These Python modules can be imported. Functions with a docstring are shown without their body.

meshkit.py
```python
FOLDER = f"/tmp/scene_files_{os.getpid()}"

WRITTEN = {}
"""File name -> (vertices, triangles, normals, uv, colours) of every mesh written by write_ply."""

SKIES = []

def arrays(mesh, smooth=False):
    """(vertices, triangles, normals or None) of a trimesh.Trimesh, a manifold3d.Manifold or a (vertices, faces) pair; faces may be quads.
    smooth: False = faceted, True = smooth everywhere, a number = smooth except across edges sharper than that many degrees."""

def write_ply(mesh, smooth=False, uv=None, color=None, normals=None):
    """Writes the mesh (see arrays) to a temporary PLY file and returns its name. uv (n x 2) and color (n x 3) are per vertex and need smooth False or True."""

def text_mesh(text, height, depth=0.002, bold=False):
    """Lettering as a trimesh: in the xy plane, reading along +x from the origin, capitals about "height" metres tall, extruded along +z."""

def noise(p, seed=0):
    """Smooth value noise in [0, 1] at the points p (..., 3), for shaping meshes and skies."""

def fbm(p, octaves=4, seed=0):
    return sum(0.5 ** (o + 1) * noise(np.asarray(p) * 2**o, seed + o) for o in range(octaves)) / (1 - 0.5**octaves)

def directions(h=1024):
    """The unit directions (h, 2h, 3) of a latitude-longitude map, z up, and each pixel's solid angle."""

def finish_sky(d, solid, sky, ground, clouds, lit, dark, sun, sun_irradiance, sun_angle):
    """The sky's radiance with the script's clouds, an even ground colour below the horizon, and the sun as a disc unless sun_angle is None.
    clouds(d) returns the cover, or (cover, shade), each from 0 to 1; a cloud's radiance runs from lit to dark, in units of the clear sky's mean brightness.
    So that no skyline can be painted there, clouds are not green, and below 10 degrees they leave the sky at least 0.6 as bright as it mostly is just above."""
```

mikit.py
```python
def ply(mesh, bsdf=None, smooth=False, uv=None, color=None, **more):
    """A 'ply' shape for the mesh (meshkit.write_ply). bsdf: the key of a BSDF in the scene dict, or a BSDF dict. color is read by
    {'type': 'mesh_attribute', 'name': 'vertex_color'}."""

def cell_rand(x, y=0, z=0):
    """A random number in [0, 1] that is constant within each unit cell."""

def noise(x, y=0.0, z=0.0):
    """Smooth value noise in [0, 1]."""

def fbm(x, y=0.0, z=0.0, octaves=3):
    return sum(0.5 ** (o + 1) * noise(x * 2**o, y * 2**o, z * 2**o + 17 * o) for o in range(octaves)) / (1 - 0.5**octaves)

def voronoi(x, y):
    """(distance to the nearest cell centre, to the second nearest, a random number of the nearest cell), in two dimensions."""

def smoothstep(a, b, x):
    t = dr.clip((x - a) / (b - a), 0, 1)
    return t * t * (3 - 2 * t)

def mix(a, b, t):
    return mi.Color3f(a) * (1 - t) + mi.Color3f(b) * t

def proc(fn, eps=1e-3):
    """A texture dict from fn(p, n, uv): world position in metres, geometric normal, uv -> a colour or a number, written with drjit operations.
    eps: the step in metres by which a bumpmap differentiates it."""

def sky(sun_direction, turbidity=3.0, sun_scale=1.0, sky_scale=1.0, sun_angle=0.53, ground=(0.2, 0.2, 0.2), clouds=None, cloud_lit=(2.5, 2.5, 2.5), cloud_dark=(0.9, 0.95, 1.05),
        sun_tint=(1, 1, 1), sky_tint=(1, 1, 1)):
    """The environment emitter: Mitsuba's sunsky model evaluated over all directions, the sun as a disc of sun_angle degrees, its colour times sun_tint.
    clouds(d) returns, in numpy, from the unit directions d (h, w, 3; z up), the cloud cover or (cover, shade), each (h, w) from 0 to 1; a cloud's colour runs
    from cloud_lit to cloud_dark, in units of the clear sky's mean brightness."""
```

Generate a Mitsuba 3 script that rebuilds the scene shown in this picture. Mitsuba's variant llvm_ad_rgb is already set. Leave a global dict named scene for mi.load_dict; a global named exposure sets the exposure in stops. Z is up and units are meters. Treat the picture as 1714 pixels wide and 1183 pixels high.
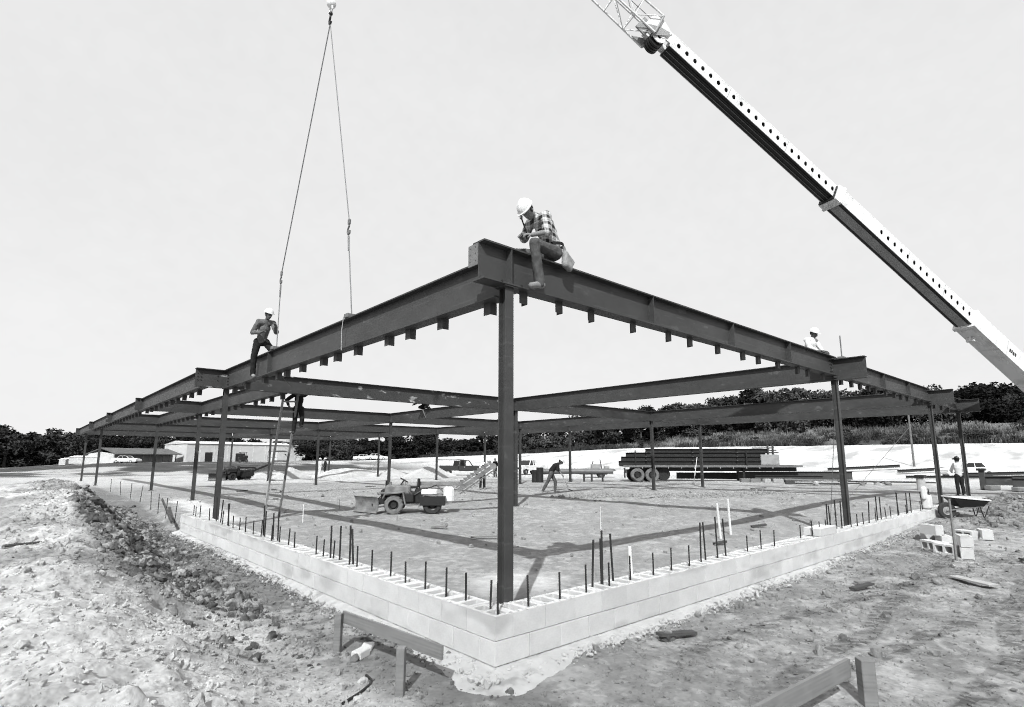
import math, numpy as np, trimesh, manifold3d as m3d, shapely.geometry as sg
import mitsuba as mi, drjit as dr, mikit, meshkit
from mikit import proc, noise, fbm, voronoi, smoothstep, mix
from shapely.ops import unary_union
T = mi.ScalarTransform4f
rng = np.random.default_rng(7)
scene, labels = {}, {}

# ---------------------------------------------------------------- camera, sky, exposure
CAM = np.array([-4.2154, -5.0627, 1.7525]); YAW, PITCH = .8386, .16034
FWD = np.array([math.cos(PITCH)*math.cos(YAW), math.cos(PITCH)*math.sin(YAW), math.sin(PITCH)])
scene['camera'] = {'type': 'perspective', 'fov': 2*math.degrees(math.atan(857/923.23)), 'fov_axis': 'x',
    'to_world': T().look_at(origin=CAM.tolist(), target=(CAM+FWD).tolist(), up=[0, 0, 1]),
    'principal_point_offset_x': -.0051, 'principal_point_offset_y': -.0234, 'near_clip': .05, 'far_clip': 6000.}
SUN = np.array([-.94, -.81, 1.0])
def haze_cover(d):
    el = np.degrees(np.arcsin(np.clip(d[..., 2], -1, 1)))
    n = meshkit.fbm(d*np.array([3, 3, 7.]), 4, 3)
    return np.ones(d.shape[:2]), np.clip(.02 + .50*np.clip(el/60, 0, 1) + .26*(n-.5) + .16*(meshkit.fbm(d*55, 3, 8)-.5), 0, 1)
scene['sky'] = mikit.sky(SUN, turbidity=3, sun_tint=(.775, .975, 1.36), clouds=haze_cover, cloud_lit=(2.12,)*3, cloud_dark=(2.12*.72,)*3, ground=(.3, .3, .3))
exposure = 2.2

# ---------------------------------------------------------------- materials (all grey: the photograph is black and white)
def g(v): return {'type': 'rgb', 'value': [v, v, v]}
def mat(key, v, rough=.6, spec=.3, metallic=0., bump=None, bscale=.004):
    b = {'type': 'principled', 'base_color': proc(v) if callable(v) else g(v), 'roughness': rough, 'specular': spec, 'metallic': metallic}
    if bump: b = {'type': 'bumpmap', 'tex': proc(bump, 2e-3), 'scale': bscale, 'bsdf': b}
    scene[key] = {'type': 'twosided', 'bsdf': b}
def C(v): return mi.Color3f(v)
def steel_fn(base, scuff):
    def f(p, n, uv):
        a = fbm(p.x*1.3, p.y*1.3, p.z*2.2, 4)
        b = noise(p.x*5+3, p.y*5, p.z*7)
        c = smoothstep(.66, .80, fbm(p.x*3.1+9, p.y*3.1, p.z*5, 4))
        s = smoothstep(.80, .92, noise(p.x*2+5, p.y*2, p.z*26))
        return C(base*(.62 + .6*a + .22*b) + scuff*c*b + .012*s)
    return f
mat('steel', steel_fn(.039, .06), .55, .4)
mat('steel_scuffed', steel_fn(.041, .42), .6, .35)
mat('rebar_steel', .025, .7, .2)
def block_fn(base):
    def f(p, n, uv):
        a = fbm(p.x*2.3, p.y*2.3, p.z*2.3, 4); b = noise(p.x*70, p.y*70, p.z*70); c = fbm(p.x*9, p.y*9, p.z*6, 3)
        d = smoothstep(-.30, -.56, p.z)*smoothstep(.35, .7, a)
        return C(base*(.80 + .24*a + .10*b + .10*c - .10*d) * (1 - .22*smoothstep(.55, .78, fbm(p.x*1.1+4, p.y*1.1, p.z*3, 3))))
    return f
for i, v in enumerate((.44, .455, .475, .425)): mat(f'block{i}', block_fn(v), .9, .1, bump=lambda p, n, uv: noise(p.x*90, p.y*90, p.z*90), bscale=.0016)
mat('mortar', lambda p, n, uv: C(.33+.08*noise(p.x*30, p.y*30, p.z*30)), .95, .05)
mat('pale_concrete', lambda p, n, uv: C(.30 + .12*fbm(p.x*9, p.y*9, p.z*9, 4) - .12*smoothstep(.62, .8, fbm(p.x*3+7, p.y*3, 0, 4))), .95, .05)
def wood_fn(base):
    def f(p, n, uv):
        return C(base*(.7 + .35*noise(p.x*3, p.y*3, p.z*60) + .25*fbm(p.x*7, p.y*7, p.z*7, 3)))
    return f
mat('weathered_wood', wood_fn(.17), .85, .1)
mat('pale_wood', wood_fn(.30), .85, .1)
mat('dark_wood', wood_fn(.06), .85, .1)
mat('white_paint', lambda p, n, uv: C(.66 - .16*smoothstep(.5, .8, fbm(p.x*2, p.y*2, p.z*2, 4)) - .08*smoothstep(.6, .8, fbm(p.x*.9, p.y*.9, p.z*7, 3))), .55, .25)
mat('grey_paint', lambda p, n, uv: C(.20 + .1*fbm(p.x*4, p.y*4, p.z*4, 3)), .5, .4)
mat('mid_paint', lambda p, n, uv: C(.09 + .07*fbm(p.x*4, p.y*4, p.z*4, 3)), .5, .4)
mat('black_paint', .014, .45, .4)
mat('rubber', lambda p, n, uv: C(.02 + .03*fbm(p.x*5, p.y*5, p.z*5, 3)), .85, .2)
mat('dusty_tyre', lambda p, n, uv: C(.08 + .11*fbm(p.x*6, p.y*6, p.z*6, 3)), .9, .1)
mat('dark_glass', .02, .1, .6)
mat('skin', .17, .55, .3)
mat('tan_skin', .09, .55, .3)
mat('hair', .02, .6, .3)
mat('denim', lambda p, n, uv: C(.035 + .07*fbm(p.x*18, p.y*18, p.z*9, 3) + .015*noise(p.x*180, p.y*180, p.z*180)), .9, .1)
mat('dark_cloth', lambda p, n, uv: C(.012 + .014*fbm(p.x*14, p.y*14, p.z*14, 3)), .9, .1)
mat('grey_cloth', lambda p, n, uv: C(.07 + .10*fbm(p.x*12, p.y*12, p.z*12, 3)), .9, .1)
mat('white_cloth', lambda p, n, uv: C(.48 + .12*fbm(p.x*8, p.y*8, p.z*8, 3)), .9, .1)
def plaid(p, n, uv):
    u = (p.x*.8 - p.y*.6 + .12*p.z)*9.5; v = (p.z + .25*p.x)*9.5
    def st(t):
        f = t - dr.floor(t)
        return smoothstep(.08, .2, f)*(1 - smoothstep(.52, .64, f)) + .5*smoothstep(.74, .78, f)*(1 - smoothstep(.82, .86, f))
    return C(.52 - .24*st(u) - .25*st(v))
mat('plaid_cloth', plaid, .9, .1)
mat('leather', lambda p, n, uv: C(.13 + .16*fbm(p.x*16, p.y*16, p.z*16, 3)), .7, .3)
mat('white_plastic', .62, .4, .4)
mat('hard_hat', .60, .55, .25)
mat('shingle', lambda p, n, uv: C(.085 + .04*noise(p.x*1.5, p.y*1.5, p.z*9)), .9, .1)
mat('white_wall', lambda p, n, uv: C(.42 + .1*fbm(p.x*.5, p.y*.5, p.z*.8, 3)), .8, .1)
mat('bark', lambda p, n, uv: C(.05 + .05*fbm(p.x*6, p.y*6, p.z*2, 3)), .95, .05)
for i, v in enumerate((.016, .024, .040, .065)):
    mat(f'leaf{i}', (lambda v: lambda p, n, uv: C(v*(.5 + 1.0*noise(p.x*.9, p.y*.9, p.z*.9))))(v), .9, .04)
mat('grass_blade', lambda p, n, uv: C(.035 + .19*smoothstep(.3, .72, fbm(p.x*.22, p.y*.22, p.z*.4, 4))), .9, .05)

mat('pale_clay', lambda p, n, uv: C(.16 + .16*fbm(p.x*4, p.y*4, p.z*4, 3)), .95, .05)
# ---------------------------------------------------------------- mesh helpers
def boxm(sx, sy, sz, at=(0, 0, 0), rz=0., bev=0.):
    if bev:
        m = m3d.Manifold.cube((sx, sy, sz), True)
        pts = [(a*(sx/2-(bev if k != 0 else 0)), b*(sy/2-(bev if k != 1 else 0)), c*(sz/2-(bev if k != 2 else 0))) for a in (-1, 1) for b in (-1, 1) for c in (-1, 1) for k in range(3)]
        t = trimesh.convex.convex_hull(np.array(pts))
    else: t = trimesh.creation.box((sx, sy, sz))
    if rz: t.apply_transform(trimesh.transformations.rotation_matrix(rz, (0, 0, 1)))
    t.apply_translation(at); return t
def tube(p, q, r, r2=None, n=8):
    p, q = np.array(p, float), np.array(q, float); d = q-p; L = np.linalg.norm(d); d /= L
    a = np.cross(d, (0, 0, 1) if abs(d[2]) < .9 else (1, 0, 0)); a /= np.linalg.norm(a); b = np.cross(d, a)
    t = np.arange(n)*2*math.pi/n; ring = np.cos(t)[:, None]*a + np.sin(t)[:, None]*b
    v = np.vstack([p+ring*r, q+ring*(r if r2 is None else r2), [p], [q]]); f = []
    for i in range(n):
        j = (i+1) % n; f += [[i, n+j, j], [i, n+i, n+j], [2*n, i, j], [2*n+1, n+j, n+i]]
    m = trimesh.Trimesh(v, np.array(f)[:, ::-1], process=False)
    return m if m.volume > 0 else trimesh.Trimesh(v, np.array(f), process=False)
def poly_tube(pts, r, n=6):
    return cat([tube(a, b, r, n=n) for a, b in zip(pts[:-1], pts[1:])])
def beam_box(p, q, w, h):
    """a squared timber from p to q, w wide across, h deep"""
    p, q = np.array(p, float), np.array(q, float); d = q-p; L = np.linalg.norm(d); d /= L
    a = np.cross(d, (0, 0, 1.)) if abs(d[2]) < .95 else np.array([1., 0, 0]); a /= np.linalg.norm(a); b = np.cross(a, d)
    t = trimesh.creation.box((L, w, h)); M = np.eye(4); M[:3, 0], M[:3, 1], M[:3, 2], M[:3, 3] = d, a, b, (p+q)/2
    if np.linalg.det(M[:3, :3]) < 0: M[:3, 1] *= -1
    t.apply_transform(M); return t
def cat(ms): return trimesh.util.concatenate([m for m in ms])
def extr(poly, h, M=None):
    t = trimesh.creation.extrude_polygon(poly if hasattr(poly, 'area') else sg.Polygon(poly), h, engine='earcut')
    if M is not None: t.apply_transform(M)
    return t
def frame_M(o, x, y, z):
    M = np.eye(4); M[:3, 0], M[:3, 1], M[:3, 2], M[:3, 3] = x, y, z, o; return M
def rotz(t, a, at=(0, 0, 0)):
    t = t.copy(); t.apply_transform(trimesh.transformations.rotation_matrix(a, (0, 0, 1))); t.apply_translation(at); return t
def rot(t, a, ax, at=(0, 0, 0)):
    t = t.copy(); t.apply_transform(trimesh.transformations.rotation_matrix(a, ax, at)); return t
count = {}
def key_for(base):
    n = count.get(base, 0); count[base] = n+1
    return base if n == 0 else f'{base}_{n:03d}'
def thing(name, label, cat_, group=None, kind=None):
    k = key_for(name); labels[k] = {'label': label, 'category': cat_}
    if group: labels[k]['group'] = group
    if kind: labels[k]['kind'] = kind
    return k
def put(key, mesh, bsdf, smooth=False): scene[key] = mikit.ply(mesh, bsdf, smooth=smooth); return key
def part(parent, name, mesh, bsdf, smooth=False, label=None):
    k = key_for(parent+'__'+name); put(k, mesh, bsdf, smooth)
    if label: labels[k] = {'label': label}
    return k
def struct(name, mesh, bsdf, label=None, kind='structure', smooth=False, cat_=None):
    labels[name] = {'label': label or name.replace('_', ' '), 'category': cat_ or name.replace('_', ' '), 'kind': kind}
    put(name, mesh, bsdf, smooth)
def sstep(a, b, x):
    t = np.clip((x-a)/(b-a), 0, 1); return t*t*(3-2*t)
def ico(r, sub=1, at=(0, 0, 0)):
    t = trimesh.creation.icosphere(subdivisions=sub, radius=r); t.apply_translation(at); return t

# ---------------------------------------------------------------- terrain
HA, HB = np.array([84., -2.6]), np.array([68.9, 79.1])
HD = (HB-HA)/np.linalg.norm(HB-HA); HN = np.array([HD[1], -HD[0]])          # HN points uphill
CREST_Y = [-20, -9, -5, -2, 0, 3, 6, 9, 12, 15, 20, 26, 34, 46]
CREST_Z = [0, .05, .14, .20, .26, .36, .50, .68, .88, .98, .97, .55, .1, -.1]
def foot_x(y): return np.interp(y, [-9, -5, -1, 2, 6, 13, 17, 24, 40], [-1.7, -1.7, -1.6, -1.5, -1.35, -1.05, -.8, -.7, -.9])
def floor_z(x, y):
    return -.38 + .33*np.maximum(sstep(12, 25, x), .55*sstep(16, 26, y))
def hill_z(x, y):
    along = (x-HA[0])*HD[0] + (y-HA[1])*HD[1]; d = (x-HA[0])*HN[0] + (y-HA[1])*HN[1]
    fade = 1-sstep(55, 135, along)
    wob = 5*(meshkit.fbm(np.stack([x*.03, y*.03, 0*x], -1), 3, 5)-.5)
    d = d + wob
    z = 3.9*sstep(-22, 11, d) + 3.6*sstep(11, 30, d) + 2.5*sstep(30, 90, d)
    return z*(.10+.90*fade) + 1.2*sstep(72, 112, y)*sstep(-8, 12, x)*(1-sstep(75, 110, x))
def ground_z(x, y):
    x, y = np.asarray(x, float), np.asarray(y, float); P = np.stack([x, y, 0*x], -1)
    inside = sstep(.1, .3, x)*sstep(.1, .3, y)
    out = -.60 + .55*sstep(8, 30, x) + .45*sstep(17.5, 27, y)
    base = np.where(inside > 0, out + (floor_z(x, y)-out)*inside, out)
    lump = meshkit.fbm(P*.45, 4, 1)-.5
    base = base + .10*lump*sstep(0, 3, np.hypot(x-.2, y-.2)) + .025*(meshkit.fbm(P*2.2, 3, 2)-.5)
    # the spoil bank that the camera stands on
    fx = foot_x(y) + .5*(meshkit.fbm(np.stack([y*.6, 0*y, 0*y+3], -1), 3, 9)-.5)
    cz = np.interp(y, CREST_Y, CREST_Z)
    wid = np.interp(y, [-5, 1, 4, 7, 12, 20], [2.8, 2.6, 2.2, 1.9, 2.0, 2.3])
    up = sstep(0, 1, (fx-x)/wid)
    west = np.interp(y, [-5, 8, 16, 30], [0, .03, .10, .10])
    bank = cz - west*np.maximum(fx-wid-x, 0)*.8
    bank = np.maximum(bank, -.25) + .34*(meshkit.fbm(P*.8, 4, 11)-.5)
    fade = 1-sstep(30, 46, y)
    z = base*(1-up*fade) + bank*up*fade
    rough = np.clip(up*fade*(1.15-up)*2.2, 0, 1) + .35*up*fade
    c = meshkit.fbm(P*3.2, 4, 21); c2 = meshkit.fbm(P*9., 3, 22)
    z = z + rough*(.26*(c-.5) + .13*(c2-.45))
    # rough, churned strip right of the right-hand wall
    r2 = sstep(-.5, -1.2, y)*sstep(5, 12, x)*(1-sstep(45, 60, x))
    z = z + r2*.12*(c-.5) + sstep(.2, -.6, y)*(1-sstep(30, 40, x))*.03*(c2-.5)
    return z + hill_z(x, y)
def gz(x, y): return float(ground_z(np.array([x]), np.array([y]))[0])
def axis(segs):
    out = [segs[0][0]]
    for a, b, s in segs: n = max(1, int(round((b-a)/s))); out += list(np.linspace(a, b, n+1)[1:])
    return np.array(out)
def growing(a, b, s, k=1.25):
    out = [a]; d = 1 if b > a else -1
    while (b-out[-1])*d > 0: out.append(out[-1]+d*s); s *= k
    out[-1] = b; return np.array(out[1:])
gx = np.concatenate([growing(-7, -1500, .3, 1.3)[::-1], axis([(-7, 1.2, .055), (1.2, 9, .09), (9, 28, .16), (28, 60, .7), (60, 130, 1.2)]), growing(130, 1800, 3, 1.3)])
gy = np.concatenate([growing(-6, -1500, .3, 1.3)[::-1], axis([(-6, 9, .06), (9, 22, .12), (22, 45, .5), (45, 130, 1.4)]), growing(130, 2500, 3, 1.3)])
X, Y = np.meshgrid(gx, gy, indexing='ij'); Z = ground_z(X, Y)
ii, jj = np.meshgrid(np.arange(len(gx)-1), np.arange(len(gy)-1), indexing='ij'); q = (ii*len(gy)+jj).ravel(); w = len(gy)
gf = np.vstack([np.stack([q, q+w, q+w+1], -1), np.stack([q, q+w+1, q+1], -1)])
def ground_col(p, n, uv):
    x, y, z = p.x, p.y, p.z
    f1 = fbm(x*.45, y*.45, 0, 3); f2 = fbm(x*1.9+5, y*1.9, z*1.9, 4); f3 = fbm(x*8, y*8, z*8, 3); f4 = noise(x*34, y*34, z*34)
    streak = fbm(x*.7+y*.35, y*3.0-x*1.7, 3, 4)
    inside = smoothstep(.1, .3, x)*smoothstep(.1, .3, y)*(1-smoothstep(40, 46, x))
    mott = .56 + .16*f2 + .46*f3 + .28*f4
    pale = smoothstep(.50, .66, .5*f2 + .35*f3 + .15*f1)
    d0 = dr.sqrt(dr.square(x-2.7) + dr.square((y-2.55)*1.2)); spill = smoothstep(1.3, .35, d0 + 1.1*(f2-.5))
    d1 = dr.abs(x - 1.75 - .045*(y-20) + .9*(f2-.5)); strip = smoothstep(.8, .35, d1)*smoothstep(15.5, 17, y)*smoothstep(29, 25, y)
    floor = (.155 + .065*streak)*mott + .05*pale + .17*spill + .18*strip
    sm = smoothstep(.38, .62, .55*f2 + .45*streak)
    t1 = y + 1.7 + .16*(x-3) + .25*fbm(x*.5, 7, 0, 2); t2 = y + 2.9 - .05*(x-3) + .3*fbm(x*.4, 3, 0, 2)
    lane = lambda t: smoothstep(.17, .11, dr.abs(dr.abs(t) - .75))
    tread = .72 + .45*smoothstep(.3, .7, noise((x+t1*.6)*11, dr.floor(t1*9), 1))
    trk = dr.maximum(lane(t1), lane(t2))*smoothstep(1.2, 3, x)*smoothstep(-.7, -1.1, y)
    right = (.150 + .045*sm)*mott*(1 - .22*trk) * (1 - trk + trk*tread) + .05*pale*smoothstep(.3, .6, f1) - .02*smoothstep(.60, .70, fbm(x*16, y*16, 2, 2)) + .04*smoothstep(.64, .74, fbm(x*11+5, y*11, 6, 2))
    left = smoothstep(-.9, -1.9, x + .8*(f2-.5))
    trench = smoothstep(.2, -.1, x)*(1-left)
    bank = (.215 + .16*smoothstep(.30, .62, fbm(x*.6+3, y*.6, z, 3)))*(.42 + .30*f2 + .66*f3 + .24*f4) - .07*smoothstep(.58, .70, fbm(x*7+9, y*7, z*7, 3)) - .055*smoothstep(.58, .70, fbm(x*19, y*19+4, z*19, 2))
    fx = -1.6 + .05*y
    dk = smoothstep(1.5, .9, dr.abs(x - fx + .75))*smoothstep(2.5, 5., y)*smoothstep(.30, .50, f2)
    bank = dr.maximum(bank*(1-dk) + (.07+.15*f3)*dk, .03)
    tr = (.10 + .05*streak)*mott + .09*pale*smoothstep(.3, .6, f1)
    col = floor*inside + (1-inside)*(right*(1-left)*(1-trench) + tr*trench + bank*left)
    d = (x-84)*.9833 + (y+2.6)*.1817 + 5*(fbm(x*.08, y*.08, 0, 3)-.5)
    dist = dr.sqrt(x*x+y*y); patch = fbm(x*.09, y*.09, 0, 4)
    grass = .035 + .07*f2*f1 + .09*smoothstep(.56, .72, patch)
    cut = smoothstep(-30, -20, d)
    sand = (.26 + .10*streak)*mott*(1-cut) + cut*(.43 - .15*smoothstep(.5, .7, fbm(x*.16, y*.5, z*.9, 4)) + .04*(f2-.5))
    far = smoothstep(36, 50, dist + 10*(patch-.5))
    farc = mix(C(sand), C(grass), mi.Float(smoothstep(9, 13, d + 5*(f2-.5))))
    leftfar = smoothstep(70, 80, y + 10*(patch-.5))*(1-smoothstep(40, 62, x))
    farc = mix(farc, C(grass + .14*smoothstep(.62, .67, patch)), mi.Float(leftfar))
    col = mix(C(col), farc, mi.Float(far)); col = mix(col, C(grass), mi.Float(smoothstep(150, 190, dist)))
    return mix(col, C(grass), mi.Float(smoothstep(-6, -9, x)*smoothstep(30, 45, y)))
mat('soil', ground_col, .95, .05, bump=lambda p, n, uv: fbm(p.x*22, p.y*22, p.z*22, 3), bscale=.022)
mat('turned_soil', lambda p, n, uv: C((.07 + .19*smoothstep(.40, .75, noise(p.x*5, p.y*5, p.z*5)))*(.6 + .8*fbm(p.x*22, p.y*22, p.z*22, 3))), .95, .05)
struct('ground', trimesh.Trimesh(np.stack([X, Y, Z], -1).reshape(-1, 3), gf, process=False), 'soil', 'graded bare clay ground of the building site with churned earth', smooth=True)

# ---------------------------------------------------------------- concrete footing and block wall
BL, BH, WT = .535, .27, .40
LY, RX = 15.95, 30.5
path = [((0, t), (-1, 0)) for t in np.arange(LY+.3, .06, -.07)] + [((0, 0), (-math.cos(q), -math.sin(q))) for q in np.linspace(.05, 1.52, 22)] + [((t, 0), (0, -1)) for t in np.arange(.06, RX, .07)]
fv = []; NU = 10
for (bx, by), (nx, ny) in path:
    cor = math.exp(-(bx*bx+by*by)/1.1); wn_ = meshkit.fbm(np.array([[bx*1.6+3, by*1.6, 0.], [bx*7, by*7, 2.]]), 3, 4)
    w = .24 + .30*cor + .22*(wn_[0]-.4) + .16*(wn_[1]-.5)
    for k_ in range(NU):
        u_ = k_/(NU-1); fv.append((bx+nx*w*u_-nx*.03*(1-u_), by+ny*w*u_-ny*.03*(1-u_), u_))
fv = np.array(fv); gzz = ground_z(fv[:, 0], fv[:, 1]); un = fv[:, 2]; fz = -.545 + (gzz-.035+.545)*un**2.2 + (.05*(meshkit.fbm(fv*np.array([6, 6, 0.]), 4, 6)-.5)*np.minimum(1, un*4) + .02*(meshkit.fbm(fv*np.array([22, 22, 0.]), 2, 6)-.5))*(1-un*.5)
i_, j_ = np.meshgrid(np.arange(len(path)-1), np.arange(NU-1), indexing='ij'); q_ = (i_*NU+j_).ravel()
struct('footing', trimesh.Trimesh(np.stack([fv[:, 0], fv[:, 1], np.maximum(fz, gzz-.05)], -1), np.vstack([np.stack([q_, q_+NU, q_+NU+1], -1), np.stack([q_, q_+NU+1, q_+1], -1)])[:, ::-1], process=False), 'pale_concrete', 'pale concrete footing spread under the block wall', cat_='footing', smooth=True)
def block(L, W, H, cells=2):
    t = .045*W/.4+.02
    if not cells: return boxm(L-.008, W-.004, H-.010, bev=.004)
    outer = sg.box(-L/2+.004, -W/2+.002, L/2-.004, W/2-.002); cw = (L-.008-t*(cells+1))/cells
    for c in range(cells): x0 = -L/2+.004+t+c*(cw+t); outer = outer.difference(sg.box(x0, -W/2+t, x0+cw, W/2-t).buffer(-.015).buffer(.015, 1))
    m = extr(max(getattr(outer, 'geoms', [outer]), key=lambda q: q.area), H-.010); m.apply_translation((0, 0, -(H-.010)/2)); return m
cmu = thing('block_wall', 'low pale concrete block foundation wall of two courses meeting at the corner', 'wall')
B2, B2s, B1 = block(BL, WT, BH), block(BL, WT, BH, 0), block(BL/2, WT, BH, 1)
def lay(mesh, x, y, z, rz, k=None):
    m = rotz(mesh, rz, (x + rng.normal(0, .003), y + rng.normal(0, .003), z))
    part(cmu, 'brick' if False else 'block', m, f'block{k if k is not None else rng.choice(4, p=[.34, .36, .18, .12])}')
zb, zt = -.54+BH/2, -BH/2
for c, (z, off) in enumerate(((zb, 0), (zt, 1))):
    m = B2s if c == 0 else B2
    if c == 0:
        lay(block(BL, .27, BH, 0), BL/2, .135, z, 0, 2); xs, ys = BL, .27
    else:
        lay(block(BL, .27, BH, 2), .135, BL/2, z, math.pi/2, 1); xs, ys = .27, BL
    s = xs
    while s < RX-.3:
        lay(m, s+BL/2, WT/2, z, 0); s += BL
    s = ys
    while s < LY-.4:
        lay(m, WT/2, s+BL/2, z, math.pi/2); s += BL
    lay(block(LY-s, WT, BH, 0), WT/2, (s+LY)/2, z, math.pi/2)
# mortar behind the joints
part(cmu, 'mortar', cat([boxm(RX-.1, WT-.03, BH-.02, ((RX-.1)/2+.02, WT/2, zb)), boxm(WT-.03, LY-WT-.02, BH-.02, (WT/2, (LY+WT)/2, zb)),
     *[boxm(.03, WT-.03, BH-.03, (.27+k*BL, WT/2, zt-.003)) for k in range(1, int((RX-.3)/BL))], *[boxm(WT-.03, .03, BH-.03, (WT/2, k*BL, zt-.003)) for k in range(2, int(LY/BL))],
     boxm(.14, .14, BH-.03, (.335, .47, zt-.003))]), 'mortar')
# mortar droppings and smears along the top of the wall
dn = []
for _ in range(1500):
    m = trimesh.creation.icosahedron(); m.vertices = m.vertices*rng.uniform(.4, 1.2, (12, 1))*rng.uniform(.006, .024)*np.array([1.3, 1.3, .5]); t = rng.uniform(0, 1)
    o_ = (rng.uniform(.02, RX-1), rng.choice([.03, .37])+rng.normal(0, .012)) if t < .6 else (rng.choice([.03, .37])+rng.normal(0, .012), rng.uniform(.02, LY)); m.apply_translation((o_[0], o_[1], -.003)); dn.append(m)
labels[part(cmu, 'mortar_dropping', cat(dn), 'mortar')] = {'kind': 'stuff'}
# a taller single block laid on the right wall
pb = part(cmu, 'block', boxm(1.0, WT-.02, .17, (10.2, WT/2, .087), bev=.004), 'block1')

# ---------------------------------------------------------------- rebar dowels
def rebar(x, y, z0, h, tilt=(0, 0), r=.013):
    sz, sd_ = ('tall' if r > .014 else 'short'), ('left' if y > x else 'right')
    k = thing('rebar', f'{sz} dark rebar dowel standing in the top of the {sd_} block wall', 'rebar', f'{sz} rebar dowels along the {sd_} wall')
    put(k, tube((x, y, z0), (x+tilt[0]*h, y+tilt[1]*h, z0+h), r, n=6), 'rebar_steel')
LS = [-.08, .33, .82, 1.25, 1.73, 2.24, 2.75, 3.28, 3.80, 4.13, 4.80, 5.18, 5.56, 6.6, 6.95, 7.5, 7.95, 8.8, 9.3, 9.85, 10.4, 10.9, 12.0, 13.3, 14.4, 14.9, 15.3]
LSX = [.22]
for y in LS[1:]: rebar(.2+rng.normal(0, .015), y, -.25, .25+rng.uniform(.28, .36), rng.normal(0, .02, 2))
rebar(.14, .12, -.25, .58)
for y in [4.03, 4.31, 4.67, 4.92, 7.72, 8.03, 8.59, 8.84, 11.45, 11.68, 12.46, 12.84]: rebar(.27+rng.normal(0, .03), y, -.3, .3+rng.uniform(.55, .68), rng.normal(0, .03, 2), .016)
for x in [.72, 1.26, 1.79, 2.29, 2.78, 3.36, 3.88, 4.41, 6.5, 7.04, 7.58, 9.11, 9.66, 10.17, 10.55, 12.3, 12.77, 13.31, 14.35, 15.43, 15.91, 17.56, 19.2]: rebar(x, .2+rng.normal(0, .015), -.25, .25+rng.uniform(.28, .36), rng.normal(0, .02, 2))
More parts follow.
